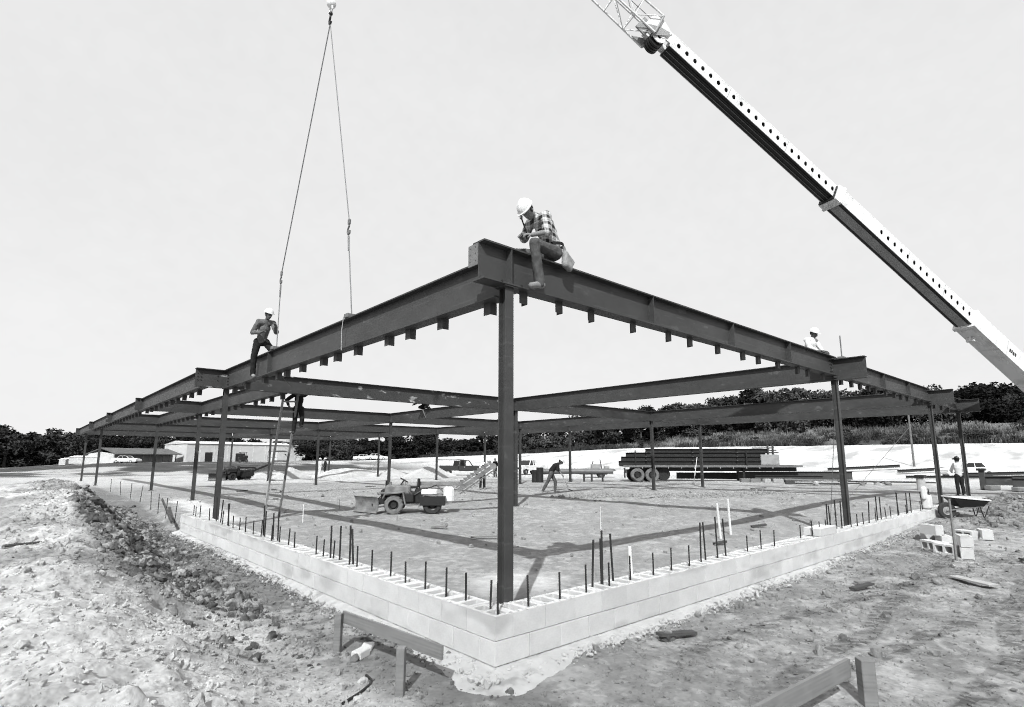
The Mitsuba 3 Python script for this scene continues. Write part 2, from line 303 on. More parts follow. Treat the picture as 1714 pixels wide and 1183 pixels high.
for x in [1.95, 2.21, 2.26, 2.52, 4.84, 5.06, 5.46, 5.73, 10.86, 11.06, 11.64, 11.9, 13.82, 14.68, 15.02, 16.62, 17.01, 17.99, 18.28, 20.0, 21.2, 22.6]: rebar(x, .26+rng.normal(0, .03), -.3, .3+rng.uniform(.58, .72), rng.normal(0, .03, 2), .016)
for y in [17.93, 19.5, 21.03, 22.6, 25.46, 28.28, 31.63, 35.94]:
    k = thing('rebar', 'thin rebar dowel standing in the bare earth beyond the end of the left wall', 'rebar', 'rebar dowels beyond the wall end')
    put(k, tube((.2, y, gz(.2, y)-.1), (.2+rng.normal(0, .03), y, gz(.2, y)+.75), .014, n=6), 'rebar_steel')

# ---------------------------------------------------------------- steel frame
def ibeam(L, D, W=.22, tf=.022, tw=.014):
    h = D/2
    pts = [(-W/2, -h), (W/2, -h), (W/2, -h+tf), (tw/2, -h+tf), (tw/2, h-tf), (W/2, h-tf), (W/2, h), (-W/2, h), (-W/2, h-tf), (-tw/2, h-tf), (-tw/2, -h+tf), (-W/2, -h+tf)]
    return extr(pts, L, frame_M((0, 0, 0), (0, 1, 0), (0, 0, 1), (1, 0, 0)))      # along +x, centred
def beam(ax, c, a, b, top, D, label, seats=(), stiff=(), bs='steel', group=None, W=.25, side=1):
    k = thing('steel_beam', label, 'beam', group)
    m = ibeam(b-a, D, W)
    def pl(t, s, lat, z):                                   # local: s along, lat across
        t = t.copy(); t.apply_translation((s-a, lat, z))
        if ax == 'y': t.apply_transform(frame_M((0, 0, 0), (0, 1, 0), (-1, 0, 0), (0, 0, 1)))
        t.apply_translation((a, c, top-D/2) if ax == 'x' else (c, a, top-D/2)); return t
    put(k, pl(m, a, 0, 0), bs)
    for s in seats:
        lat = (.02 if ax == 'x' else -.02)
        w = sg.Polygon([(0, 0), (.10, 0), (.10, -.16), (0, -.16)])
        t1 = boxm(.15, .010, .17, (0, lat, -.085)); t2 = boxm(.010, .12, .17, (.07 if ax == 'x' else -.07, lat+(.055 if ax == 'x' else -.055), -.085))
        part(k, 'joist_seat', pl(cat([t1, t2]), s, 0, -D/2), 'steel')
    for s in stiff:
        for sd in (-1, 1):
            part(k, 'stiffener', pl(boxm(.014, W/2-.012, D-.05, (0, sd*W/4, 0)), s, 0, 0), bs)
    return k
def bolts(parent, pts, ax_, r=.016):
    ax_ = np.array(ax_, float)
    for p in pts: part(parent, 'bolt', tube(np.array(p)-ax_*.004, np.array(p)+ax_*.022, r, n=6), 'black_paint')
U, V = [.58, 13.0, 23.9, 29.4], [.5, 14.2, 25.9, 37.0, 47.8, 60.]
ZT = 4.58
far = 'interior beams of the frame'
beam('x', .5, .09, 12.93, 4.64, .54, 'near right edge beam running from the corner column, a man astride it', [.92, 1.65, 2.39, 3.5, 4.6, 5.35, 6.44, 7.55, 8.31, 9.36, 10.54, 11.21, 12.26], [.58, 3.95, 6.9, 9.8])
beam('x', .5, 13.07, 23.83, 4.64, .54, 'right edge beam between the second and third columns of the right side', [13.7, 14.6, 15.4, 16.22, 16.9, 18.03, 19.1, 19.93, 20.81, 22.02, 22.94], [17.5, 20.6])
beam('x', .5, 23.97, 29.33, 4.62, .54, 'short far edge beam at the right end of the frame', [25, 26.3, 27.6])
beam('y', .55, .57, 14.11, 4.55, .60, 'near left edge beam from the corner column with the sling chains on it', [.9, 2.09, 3.07, 3.8, 5.04, 5.99, 6.7, 7.91, 8.94, 9.54, 10.57, 12.15, 13.4], [9.9])
for i, (a, b, lb) in enumerate([(14.3, 25.82, 'left fascia beam just beyond the second left column'), (25.98, 36.92, 'second left fascia beam along the far left eave'), (37.08, 47.72, 'third left fascia beam along the far left eave'), (47.88, 59.9, 'farthest left fascia beam ending at the eave corner')]):
    beam('y', -.04, a, b, 4.53, .55, lb, list(np.arange(a+.9, b, 1.08)) if i < 3 else [], [a+.05, b-.05])
beam('y', 2.4, 14.31, 25.8, 4.52, .55, 'inner left beam parallel to the left fascia, hung with joist seats', [14.57, 15.68, 16.66, 17.51, 19.28, 20.2, 21.19, 22.23, 23.77, 24.99])
beam('y', 2.4, 26.0, 36.9, 4.52, .55, 'second inner left beam parallel to the far left fascia', list(np.arange(26.9, 36.5, 1.05)))
beam('x', 14.2, -.33, 12.92, 4.56, .57, 'scuffed cross girder over the second left column, ladder leaning on it', [], [.55], 'steel_scuffed')
bolts('steel_beam_010', [(x, 14.2-.008, z) for x in (-.26, -.17) for z in (4.20, 4.30, 4.40)] + [(.30, 14.2-.008, 4.22), (.30, 14.2-.008, 4.36)], (0, -1, 0))
part('steel_beam_010', 'clip_plate', boxm(.22, .014, .36, (-.14, 14.2+.016, 4.28)), 'steel')
beam('x', 14.2, 13.08, 23.82, ZT, .57, 'cross girder in the middle of the frame behind the central column', [], [], 'steel', far)
beam('x', 14.2, 23.98, 29.3, ZT, .57, 'short cross girder at the right rear of the second row', [], [], 'steel', far)
for j, nm in ((2, 'third'), (3, 'fourth'), (4, 'fifth'), (5, 'rearmost')):
    beam('x', V[j], -.33, 12.92, ZT, .57, f'{nm} cross girder back from the camera, in the left bay', [], [], 'steel_scuffed' if j == 3 else 'steel')
    beam('x', V[j], 13.08, 23.82, ZT, .57, f'{nm} cross girder back from the camera, in the middle bay', [], [])
    if j < 4: beam('x', V[j], 23.98, 29.3, ZT, .57, f'{nm} cross girder back from the camera, in the right bay', [], [])
for i, nm in ((1, 'second'), (2, 'third'), (3, 'fourth')):
    lb = {1: 'long girder running back from the second right column past the trailer', 2: 'girder running back from the third right column with chalk marks', 3: 'girder running back from the last right column'}[i]
    beam('y', U[i], -.34, 14.196, ZT, .60, lb, [], [.5], 'steel')
    for j in range(1, 5):
        if i == 3 and j > 2: continue
        beam('y', U[i], V[j]+.004, V[j+1]-.004, ZT, .57, f'girder in the {nm} line from the left, bay {["", "two", "three", "four", "five"][j]} from the front', [], [], 'steel', far)
# end plate with bolt holes on the corner stub, and the framing angle
cs = 'steel_beam'
pm = extr(sg.box(-.10, -.13, .10, .17).difference(unary_union([sg.Point(x, y).buffer(.012) for x in (-.06, .06) for y in (-.07, .03, .12)])), .014, frame_M((.075, .605, 4.44), (0, 1, 0), (0, 0, 1), (1, 0, 0)))
part(cs, 'end_plate', pm, 'mid_paint')
def column(x, y, z1, label, group=None, z0=None, s=.145):
    k = thing('steel_column', label, 'column', group)
    zz = gz(x, y)-.05 if z0 is None else z0
    t = ibeam(z1-zz, s, s, .014, .011); t.apply_transform(frame_M((x, y, zz), (0, 0, 1), (1, 0, 0), (0, 1, 0)))
    put(k, t, 'steel')
    part(k, 'cap_plate', boxm(s+.08, s+.08, .02, (x, y, z1+.0095)), 'steel'); part(k, 'base_plate', boxm(s+.12, s+.12, .02, (x, y, zz+.07)), 'steel')
    return k
ZC = ZT-.57-.02
column(.58, .5, 4.10-.02, 'large near corner column standing inside the wall corner')
column(.58, 14.2, ZC, 'left column standing at the far end of the left block wall')
column(13.0, .5, 4.10-.12, 'right column standing behind the right wall, rod on its top')
column(23.9, .5, ZC-.03, 'third column along the right wall, beyond the wheelbarrow')
column(29.4, .5, ZC-.03, 'last column along the right wall, beside the man in the white shirt')
column(13.0, 14.2, ZC, 'interior column right behind the near corner column')
cg = 'interior columns of the frame'
for (i, j, lb) in [(2, 1, 'slim column in front of the rear wheels of the flatbed trailer'), (3, 1, 'slim column in front of the middle of the flatbed trailer'), (1, 2, 'slim column above the ride-on trencher'), (2, 2, 'slim column in front of the pale van'), (3, 2, 'slim column just right of the man shovelling'),
                   (1, 3, 'slim column just right of the ladder, beside the two men'), (2, 3, 'slim column left of the dark pickup truck'), (3, 3, 'slim column behind the right end of the pickup truck'), (1, 4, 'slim column right of the dark far machine'), (2, 4, 'slim column amid the white sand piles'), (1, 5, 'slim far column in front of the warehouse'), (2, 5, 'slim far column left of the white sand piles')]:
    column(U[i], V[j], ZC, lb)
column(2.4, 25.9, ZC, 'slim left column under the inner left beam, nearest to the wall end'); column(2.4, 37.0, ZC, 'slim left column under the second inner left beam')
column(.5, 47.8, ZC, 'far left column under the eave, nearer of the last two'); column(.5, 60., ZC, 'farthest left column at the eave corner')
bolts('steel_beam', [(.40+.09*i, .5-.11, 4.125) for i in (0, 4)] + [(x, .5-.010, z) for x in (12.72, 12.82) for z in (4.22, 4.32, 4.42, 4.52)], (0, -1, 0), .015)
bolts('steel_beam_003', [(.55-.010, y, z) for y in (13.85, 13.95) for z in (4.08, 4.18, 4.28, 4.38)], (-1, 0, 0), .015)
# threaded rod on the right column head
k = thing('steel_rod', 'thin upright rod on a clamp on top of the right girder stub', 'rod')
put(k, cat([tube((13.0, .25, 4.58), (13.0, .25, 5.25), .018, n=6), boxm(.24, .16, .05, (13.0, .25, 4.608))]), 'mid_paint')
#@@B
# ---------------------------------------------------------------- clods and stones
def rock_mesh(r, seed, sub=1):
    t = trimesh.creation.icosphere(subdivisions=sub, radius=1.); n = meshkit.fbm(t.vertices*1.7+seed*3.7, 3, seed)
    t.vertices = t.vertices*(.30+1.4*n)[:, None]*np.array([1., .85, .7])*r + np.random.default_rng(seed).normal(0, .07*r, t.vertices.shape)*(sub < 2); return t
ROCKS = [rock_mesh(1., i) for i in range(10)]
def chip(seed):
    r = np.random.default_rng(seed); t = trimesh.creation.icosahedron(); t.vertices = t.vertices*r.uniform(.45, 1.15, (12, 1))*np.array([1.1, .85, .75]); return t
CHIPS = [chip(i) for i in range(14)]
def scatter(xy, size, sink=.25, small=.02, lift=0):
    vs, fs, o = [], [], 0
    zz = ground_z(xy[:, 0], xy[:, 1])
    for i, (p, z, s) in enumerate(zip(xy, zz, size)):
        m = ROCKS[i % 10] if s > small else CHIPS[i % 14]; Q, _ = np.linalg.qr(rng.normal(size=(3, 3)))
        v = m.vertices@Q.T*s*rng.uniform(.7, 1.2, 3) + (p[0], p[1], z+lift+s*(.55-sink)); vs.append(v); fs.append(m.faces+o); o += len(v)
    return trimesh.Trimesh(np.vstack(vs), np.vstack(fs), process=False)
N = 20000
y = rng.uniform(1.2, 24, N)**1.0; fx = foot_x(y); t = rng.uniform(0, 1, N); wd_ = np.interp(y, [1, 3, 5, 12, 22], [.7, 1.2, 2.0, 2.3, 1.8])
x = fx + .30 - wd_*t + rng.normal(0, .08, N); near_ = (y < 9)
dens = (.10*sstep(1., 2.5, y) + .90*sstep(3.4, 5.6, y + 1.2*(meshkit.fbm(np.stack([x*.8, y*.8, 0*x], -1), 3, 6)-.5)))*(.35 + .65*(meshkit.fbm(np.stack([x*1.1, y*1.1, 0*x], -1), 3, 5) > .44))*(1-.5*sstep(14, 24, y))
keep = rng.uniform(size=N) < dens
struct('turned_clod', scatter(np.stack([x, y], -1)[keep], np.clip(rng.lognormal(-3.6, .6, keep.sum()), .010, .095), .25, .06), 'turned_soil', 'dark broken clods of turned earth on the trench side of the spoil bank', 'stuff', cat_='clods')
N = 15000
y = rng.uniform(-2.5, 20, N); x = foot_x(y) + .7 - 3.6*rng.uniform(0, 1, N)
struct('dirt_clod', scatter(np.stack([x, y], -1), np.clip(rng.lognormal(-4.4, .6, N), .006, .055), .25, .05), 'soil', 'pale clods of dry earth over the spoil bank', 'stuff', cat_='clods')
N = 5000
x = rng.uniform(-3.2, 0, N); y = rng.uniform(-4, 16, N); near = np.stack([x, y], -1)
e = []
for tt in np.arange(1.0, 15.5, .035): e.append((-.22+rng.normal(-.10, .09), tt))
for tt in np.arange(1.2, 22, .05): e.append((tt, -.28+rng.normal(-.12, .10)))
x2 = np.concatenate([rng.uniform(-1, 14, 8000), rng.uniform(3, 30, 1200)]); y2 = -rng.gamma(2., 1.1, 9200)-.4
x3 = rng.uniform(19, 34, 700); y3 = rng.normal(-2.2, 1.1, 700)
pts = np.vstack([near, np.array(e), np.stack([x2, y2], -1), np.stack([x3, y3], -1)])
sz = np.concatenate([rng.lognormal(-4.2, .5, N), rng.lognormal(-3.75, .45, len(e)), rng.lognormal(-4.6, .5, 8000), rng.lognormal(-3.9, .6, 1200), rng.lognormal(-2.9, .6, 700)])
struct('gravel', scatter(pts, np.clip(sz, .006, .16), .25, .05), 'soil', 'small stones and crumbs of clay scattered over the ground', 'stuff', cat_='gravel')
n = 3000; t = rng.uniform(0, 1, n); w_ = np.abs(rng.normal(.20, .13, n)); lft = t < .45
x = np.where(lft, -w_, rng.uniform(-.4, 16, n)); y = np.where(lft, rng.uniform(-.3, 15.6, n), -w_)
struct('concrete_crumb', scatter(np.stack([x, y], -1), np.clip(rng.lognormal(-4.2, .6, n), .006, .05), .05, .06, .03), 'pale_concrete', 'pale crumbs of mortar and concrete spilled along the footing', 'stuff', cat_='crumbs')
x = rng.uniform(.8, 24, 1500); y = rng.uniform(.8, 30, 1500)
struct('floor_gravel', scatter(np.stack([x, y], -1), np.clip(rng.lognormal(-3.9, .6, 1500), .008, .1), .25, .05), 'soil', 'small crumbs of clay on the graded floor inside the walls', 'stuff', cat_='gravel')
for i, (px, py, s, lb) in enumerate([(-2.3, 7.6, .13, 'biggest angular clod on the dark slope of the spoil bank'), (-1.55, 7.9, .11, 'pale stone lying alone in the trench left of the wall'), (-2.7, 11.8, .16, 'large clod near the top of the spoil bank'), (-1.2, .75, .05, 'small stone in front of the batter board posts'), (-1.45, .35, .05, 'small pale stone nearest the bottom edge left of the second post'), (2.5, -.58, .12, 'dark jagged chunk at the foot of the right wall')]):
    k = thing('rock', lb, 'rock'); m = rock_mesh(s, 40+i, 2); m.apply_translation((px, py, gz(px, py)+s*.25)); put(k, m, 'turned_soil' if i in (0, 2, 5) else 'pale_concrete', smooth=25)

# ---------------------------------------------------------------- helpers to stand things on the land by bearing and distance
RH = np.array([math.sin(YAW), -math.cos(YAW), 0.]); FL = np.array([math.cos(YAW), math.sin(YAW), 0.]); UP = np.cross(RH, FWD)
def sight(px, py, D): return CAM + D*(FWD + RH*(px-865.8)/923.2 - UP*(py-619.2)/923.2)
def stand(px, D):
    p = sight(px, 768.6, D); return p[0], p[1], gz(p[0], p[1])

# ---------------------------------------------------------------- trees
def crown(seed, kind, n=2300):
    r = np.random.default_rng(seed); nb = 20 if kind != 2 else 26; c, rad = [], []
    for i in range(nb):
        h = r.uniform(.10 if kind < 2 else .16, .92); w = {0: .36*math.sin(math.pi*min(1, (h-.1)/.95))+.06, 1: .30*(1.05-h)+.05, 2: .55*math.sin(math.pi*min(1, (h-.05)/1.0))+.05}[kind]
        a = r.uniform(0, 2*math.pi); d = w*math.sqrt(r.uniform(.1, 1)); c.append((d*math.cos(a), d*math.sin(a), h)); rad.append(r.uniform(.09, .17)*(1.25 if kind == 2 else 1))
    b = r.integers(0, nb, n); d = r.normal(size=(n, 3)); d /= np.linalg.norm(d, axis=1)[:, None]
    p = np.array(c)[b] + d*np.array(rad)[b][:, None]*r.uniform(.45, 1.08, n)[:, None]*np.array([1, 1, .8])
    a = r.normal(size=(n, 3)); a /= np.linalg.norm(a, axis=1)[:, None]; q = np.cross(a, r.normal(size=(n, 3))); q /= np.linalg.norm(q, axis=1)[:, None]
    s = r.uniform(.022, .05, n)[:, None]; bend = np.cross(a, q)*s*.35
    v = np.stack([p-a*s-bend, p+q*s*.6, p+a*s-bend, p-q*s*.6], 1).reshape(-1, 3); i = np.arange(n)*4
    return trimesh.Trimesh(v, np.vstack([np.stack([i, i+1, i+2], -1), np.stack([i, i+2, i+3], -1)]), process=False)
def trunk(seed):
    r = np.random.default_rng(seed); ms = [tube((0, 0, -.05), (.01, 0, .45), .026, .016, 7), tube((.01, 0, .45), (.0, .02, .85), .016, .005, 6)]
    for _ in range(6):
        h = r.uniform(.3, .7); a = r.uniform(0, 6.28); ms.append(tube((.005, 0, h), (.2*math.cos(a), .2*math.sin(a), h+r.uniform(.08, .2)), .010, .003, 5))
    return cat(ms)
KINDS = [0, 0, 1, 1, 2, 2, 0]
CR = [mikit.ply(crown(50+i, k), f'leaf{(0, 1, 0, 1, 0, 2, 1)[i]}') for i, k in enumerate(KINDS)]; CR += [mikit.ply(crown(70+i, k, 1300), m) for i, (k, m) in enumerate([(0, 'leaf2'), (2, 'leaf3'), (1, 'leaf2'), (0, 'leaf3')])]
TR = [mikit.ply(trunk(90+i), 'bark') for i in range(2)]
def tree(px, D, top_y, v, label, group, wide=1., sink=0., rank=None):
    p = stand(px, D); H = (sight(px, top_y, D)[2] - p[2] + sink)*1.04
    k = thing('tree', label, 'tree', group); a = rng.uniform(0, 360); ww = wide*H*rng.uniform(.9, 1.15)
    M = T().translate([p[0], p[1], p[2]-sink]).rotate([0, 0, 1], a).scale([ww, ww, H])
    scene[k+'__trunk'] = {**TR[v % 2], 'to_world': M}; scene[k+'__crown'] = {**CR[v], 'to_world': M}
gl, gc, gr = 'dark trees of the wood behind the far left buildings', 'dark trees of the wood beyond the middle of the site', 'trees along the top of the embankment'
for px, D, ty, v in [(-30, 130, 712, 4), (8, 128, 714, 5), (22, 150, 730, 4), (40, 132, 722, 0), (60, 150, 732, 4), (80, 150, 731, 0), (103, 135, 719, 5), (120, 160, 730, 4), (142, 150, 727, 4), (165, 160, 730, 5), (185, 150, 735, 4), (205, 165, 728, 0), (235, 170, 730, 4), (262, 165, 727, 5), (290, 172, 730, 4), (320, 175, 732, 0), (350, 172, 731, 5), (382, 180, 733, 4)]:
    tree(px, D, ty+rng.uniform(-2, 2), v, 'dark dense tree of the wood rising behind the far left buildings', gl, 1.25, 1.6)
for px in range(-20, 600, 17):
    D = rng.uniform(165, 195); tree(px+rng.uniform(-6, 6), D, 738+rng.choice([-10, -4, 0, 4])+rng.uniform(-3, 3), int(rng.integers(0, 7)), 'dark dense tree of the wood rising behind the far left buildings', gl, 1.5, 1.8)
for px in range(506, 880, 12):
    D = rng.uniform(140, 160)-max(0, px-560)*.03; tree(px+rng.uniform(-6, 6), D, 733+rng.choice([-9, -3, 0, 4, 7])+rng.uniform(-3, 3), int(rng.integers(0, 7)), 'dark tree of the wood closing the view beyond the middle of the site', gc, 1.5, 2.2)
for px in range(850, 1330, 15):
    D = 128-(px-850)*.05+rng.uniform(-4, 6); ty = np.interp(px, [850, 960, 1100, 1200, 1280, 1330], [712, 700, 684, 668, 654, 648])+rng.uniform(-9, 7)
    tree(px, D, ty, int(rng.choice([1, 5, 7, 8, 9, 10])), 'tree standing along the top of the embankment behind the frame', gr, 1.15, .9)
for px in range(1330, 1600, 17):
    D = 102-(px-1330)*.03+rng.uniform(-4, 6); ty = np.interp(px, [1330, 1390, 1425, 1450, 1500, 1590], [652, 650, 662, 652, 648, 655])+rng.uniform(-7, 7)
    tree(px, D, ty, int(rng.choice([1, 5, 7, 8, 9, 10])), 'tree standing along the top of the embankment behind the frame', gr, 1.15, .9)
for px, D, ty, v, w in [(1612, 92, 652, 5, 1.0), (1642, 90, 644, 4, 1.2), (1668, 88, 640, 4, 1.3), (1700, 88, 645, 4, 1.2), (1728, 86, 654, 5, 1.2), (1655, 96, 648, 4, 1.3), (1690, 97, 650, 4, 1.3), (1625, 100, 660, 0, 1.3), (1760, 88, 650, 4, 1.2)]:
    tree(px, D, ty, v, 'big broad dark tree crown at the right end of the embankment', 'broad trees at the right end of the embankment', w, .9)
# scrub and tall grass on the embankment
def scrub(n, a0, a1, d0, d1, hmin, hmax, key, label, m):
    al = rng.uniform(a0, a1, n); d = rng.uniform(d0, d1, n); P = HA + al[:, None]*HD + d[:, None]*HN
    ok = meshkit.fbm(np.stack([P[:, 0]*.13, P[:, 1]*.13, 0*al], -1), 3, 31) > .47; P = P[ok]; n = len(P); z = ground_z(P[:, 0], P[:, 1])
    vs = []
    for k in range(14):
        a = rng.uniform(0, 6.28, n); h = rng.uniform(hmin, hmax, n); r = h*rng.uniform(.1, .55, n); w = rng.uniform(.03, .10, n)
        b = np.stack([P[:, 0]+rng.normal(0, .25, n), P[:, 1]+rng.normal(0, .25, n), z-.05], -1); tip = b+np.stack([r*np.cos(a), r*np.sin(a), h], -1)
        s = np.stack([-np.sin(a)*w, np.cos(a)*w, 0*w], -1); vs.append(np.stack([b-s, b+s, tip+s*.3, tip-s*.3], 1))
    v = np.concatenate(vs).reshape(-1, 3); i = np.arange(len(v)//4)*4
    struct(key, trimesh.Trimesh(v, np.vstack([np.stack([i, i+1, i+2], -1), np.stack([i, i+2, i+3], -1)]), process=False), m, label, 'stuff', cat_='scrub')
scrub(5200, -10, 120, 11, 40, .2, .8, 'tall_grass', 'rough grass and weeds covering the embankment above the sand cut', 'grass_blade')
scrub(1100, -10, 120, 9, 13.5, .4, 1.1, 'dark_scrub', 'dark brush along the foot of the grassy slope', 'leaf2')

for i in range(64):
    al, d = rng.uniform(-8, 112), (rng.uniform(9, 13) if i % 2 else rng.uniform(12, 34)); P = HA+al*HD+d*HN; s_ = rng.uniform(.9, 2.3); k = thing('bush', 'low dark bush growing on the grassy embankment above the sand cut', 'bush', 'bushes on the embankment')
    scene[k] = {**CR[int(rng.choice([5, 7, 8, 9, 10]))], 'to_world': T().translate([P[0], P[1], gz(*P)-.25*s_]).rotate([0, 0, 1], rng.uniform(0, 360)).scale([s_*1.5, s_*1.5, s_])}
# ---------------------------------------------------------------- far buildings
def local(px, D, ang=None):
    p = stand(px, D); return np.array(p)
A0, A1 = sight(311, 768.6, 128), sight(498, 768.6, 147)
wd = (A1-A0)[:2]; WL = np.linalg.norm(wd); wd /= WL; wn = np.array([wd[1], -wd[0]])
if wn@(CAM[:2]-A0[:2]) < 0: wn = -wn
WM = frame_M((A0[0], A0[1], 1.0), (wd[0], wd[1], 0), (-wn[0], -wn[1], 0), (0, 0, 1))
def wp(t): t = t.copy(); t.apply_transform(WM); return t
k = thing('warehouse', 'long low white metal warehouse with loading doors beyond the left bays', 'warehouse')
part(k, 'wall', wp(boxm(WL, 18, 4.4, (WL/2, 9, 2.2))), 'white_wall'); part(k, 'roof', wp(extr([(0, 0), (18.6, 0), (9.3, .8)], WL+.4, frame_M((-.2, -.3, 4.4), (0, 1, 0), (0, 0, 1), (1, 0, 0)))), 'white_wall')
for a, b, h, m, lb in [(4.0, 5.6, 2.4, 'black_paint', 'open dark loading door nearest the left end'), (10.9, 13.1, 2.2, 'black_paint', 'second open dark loading door'), (18.8, 21.2, 2.6, 'white_paint', None), (26.2, 28.6, 2.6, 'white_paint', None)]:
    d = part(k, 'door', wp(boxm(b-a, .1, h, ((a+b)/2, -.03, h/2))), m, label=lb)
    if m == 'white_paint': part(d, 'frame', wp(cat([boxm(b-a+.2, .14, .15, ((a+b)/2, -.03, h+.07)), boxm(.08, .14, h, (a-.04, -.03, h/2)), boxm(b-a, .13, .08, ((a+b)/2, -.035, h*.45))])), 'mid_paint')
for i in range(1, int(WL/3)): part(k, 'panel_rib', wp(boxm(.06, .05, 4.3, (i*3, -.024, 2.15))), 'white_paint')
B0, B1 = sight(201, 768.6, 116), sight(297, 768.6, 128); hd = (B1-B0)[:2]; HLn = np.linalg.norm(hd); hd /= HLn; hn = np.array([hd[1], -hd[0]])
if hn@(CAM[:2]-B0[:2]) < 0: hn = -hn
HM = frame_M((B0[0], B0[1], .9), (hd[0], hd[1], 0), (-hn[0], -hn[1], 0), (0, 0, 1))
def hp(t): t = t.copy(); t.apply_transform(HM); return t
k = thing('house', 'low house with long grey shingle roof and deep dark porch at far left', 'house')
part(k, 'wall', hp(boxm(HLn, 6, 2.3, (HLn/2, 4.6, 1.15))), 'grey_paint'); part(k, 'gable', hp(extr([(-.8, 0), (7.2, 0), (7.2, 2.0), (3.2, 2.4), (-.8, 1.9)], .2, frame_M((-1.4, .8, 0), (0, 1, 0), (0, 0, 1), (1, 0, 0)))), 'white_wall')
part(k, 'roof', hp(extr([(-1.4, 2.0), (3.5, 3.3), (8.4, 2.0), (8.4, 1.85), (3.5, 3.1), (-1.4, 1.85)], HLn+2, frame_M((-1.2, 1.0, 0), (0, 1, 0), (0, 0, 1), (1, 0, 0)))), 'shingle')
for i in range(9): part(k, 'post', hp(boxm(.16, .16, 1.9, (.3+i*(HLn-.6)/8, .2, .95))), 'mid_paint')
for x0 in (1.2, 3.4, 5.0, 8.2, 10.6): part(k, 'window', hp(boxm(.8, .06, 1.2, (x0, 1.58, 1.2))), 'grey_paint')
for px, D, L, H, lb in [(158, 118, 8.5, 1.35, 'long low white shed at the edge of the left wood'), (114, 120, 1.4, 1.2, 'small white shed left of the tree trunk at far left')]:
    p = stand(px, D); k = thing('shed', lb, 'shed'); a = math.atan2(RH[1], RH[0])
    part(k, 'wall', rotz(boxm(L, 3, H, (0, 0, H/2)), a, (p[0], p[1], p[2]-.1)), 'white_wall'); part(k, 'roof', rotz(extr([(-1.7, 0), (1.7, 0), (0, .35)], L+.3, frame_M((-L/2-.15, 0, H), (0, 1, 0), (0, 0, 1), (1, 0, 0))), a, (p[0], p[1], p[2]-.1)), 'white_paint')

# ---------------------------------------------------------------- sand piles and the mortar strip
def mound(rx, ry, h, seed, at, n=40):
    u = np.linspace(-1, 1, n); a, b = np.meshgrid(u, u, indexing='ij'); r = np.hypot(a, b); P = np.stack([a*2.2+seed, b*2.2, 0*a], -1)
    z = h*np.clip(1-r, 0, 1)**.8*(.55+.9*meshkit.fbm(P, 4, seed)) + .06*(meshkit.fbm(P*4, 3, seed)-.5) - .12*(r > .98)
    x, y = at[0]+a*rx, at[1]+b*ry; v = np.stack([x, y, ground_z(x, y)+z-.03], -1).reshape(-1, 3)
    i, j = np.meshgrid(np.arange(n-1), np.arange(n-1), indexing='ij'); q = (i*n+j).ravel()
    return trimesh.Trimesh(v, np.vstack([np.stack([q, q+n, q+n+1], -1), np.stack([q, q+n+1, q+1], -1)]), process=False)
mat('white_sand', lambda p, n, uv: C(.33 + .10*fbm(p.x*3, p.y*3, p.z*3, 4)), .95, .05)
for px, D, rx, ry, h, lb in [(582, 60, 3.9, 3.2, 1.1, 'largest white sand pile behind the two men'), (722, 57, 3.1, 2.4, 1.2, 'white sand pile left of the dark pickup'), (655, 60, 3.0, 2.2, .7, 'low white sand pile in the middle of the three'), (488, 58, 2.4, 2.2, 1.1, 'rounded pale pile seen through the ladder'), (445, 62, 3.5, 2.2, .55, 'low pale pile left of the ladder')]:
    p = stand(px, D); k = thing('sand_pile', lb, 'sand pile'); put(k, mound(rx, ry, h, int(px), p), 'white_sand', smooth=True)
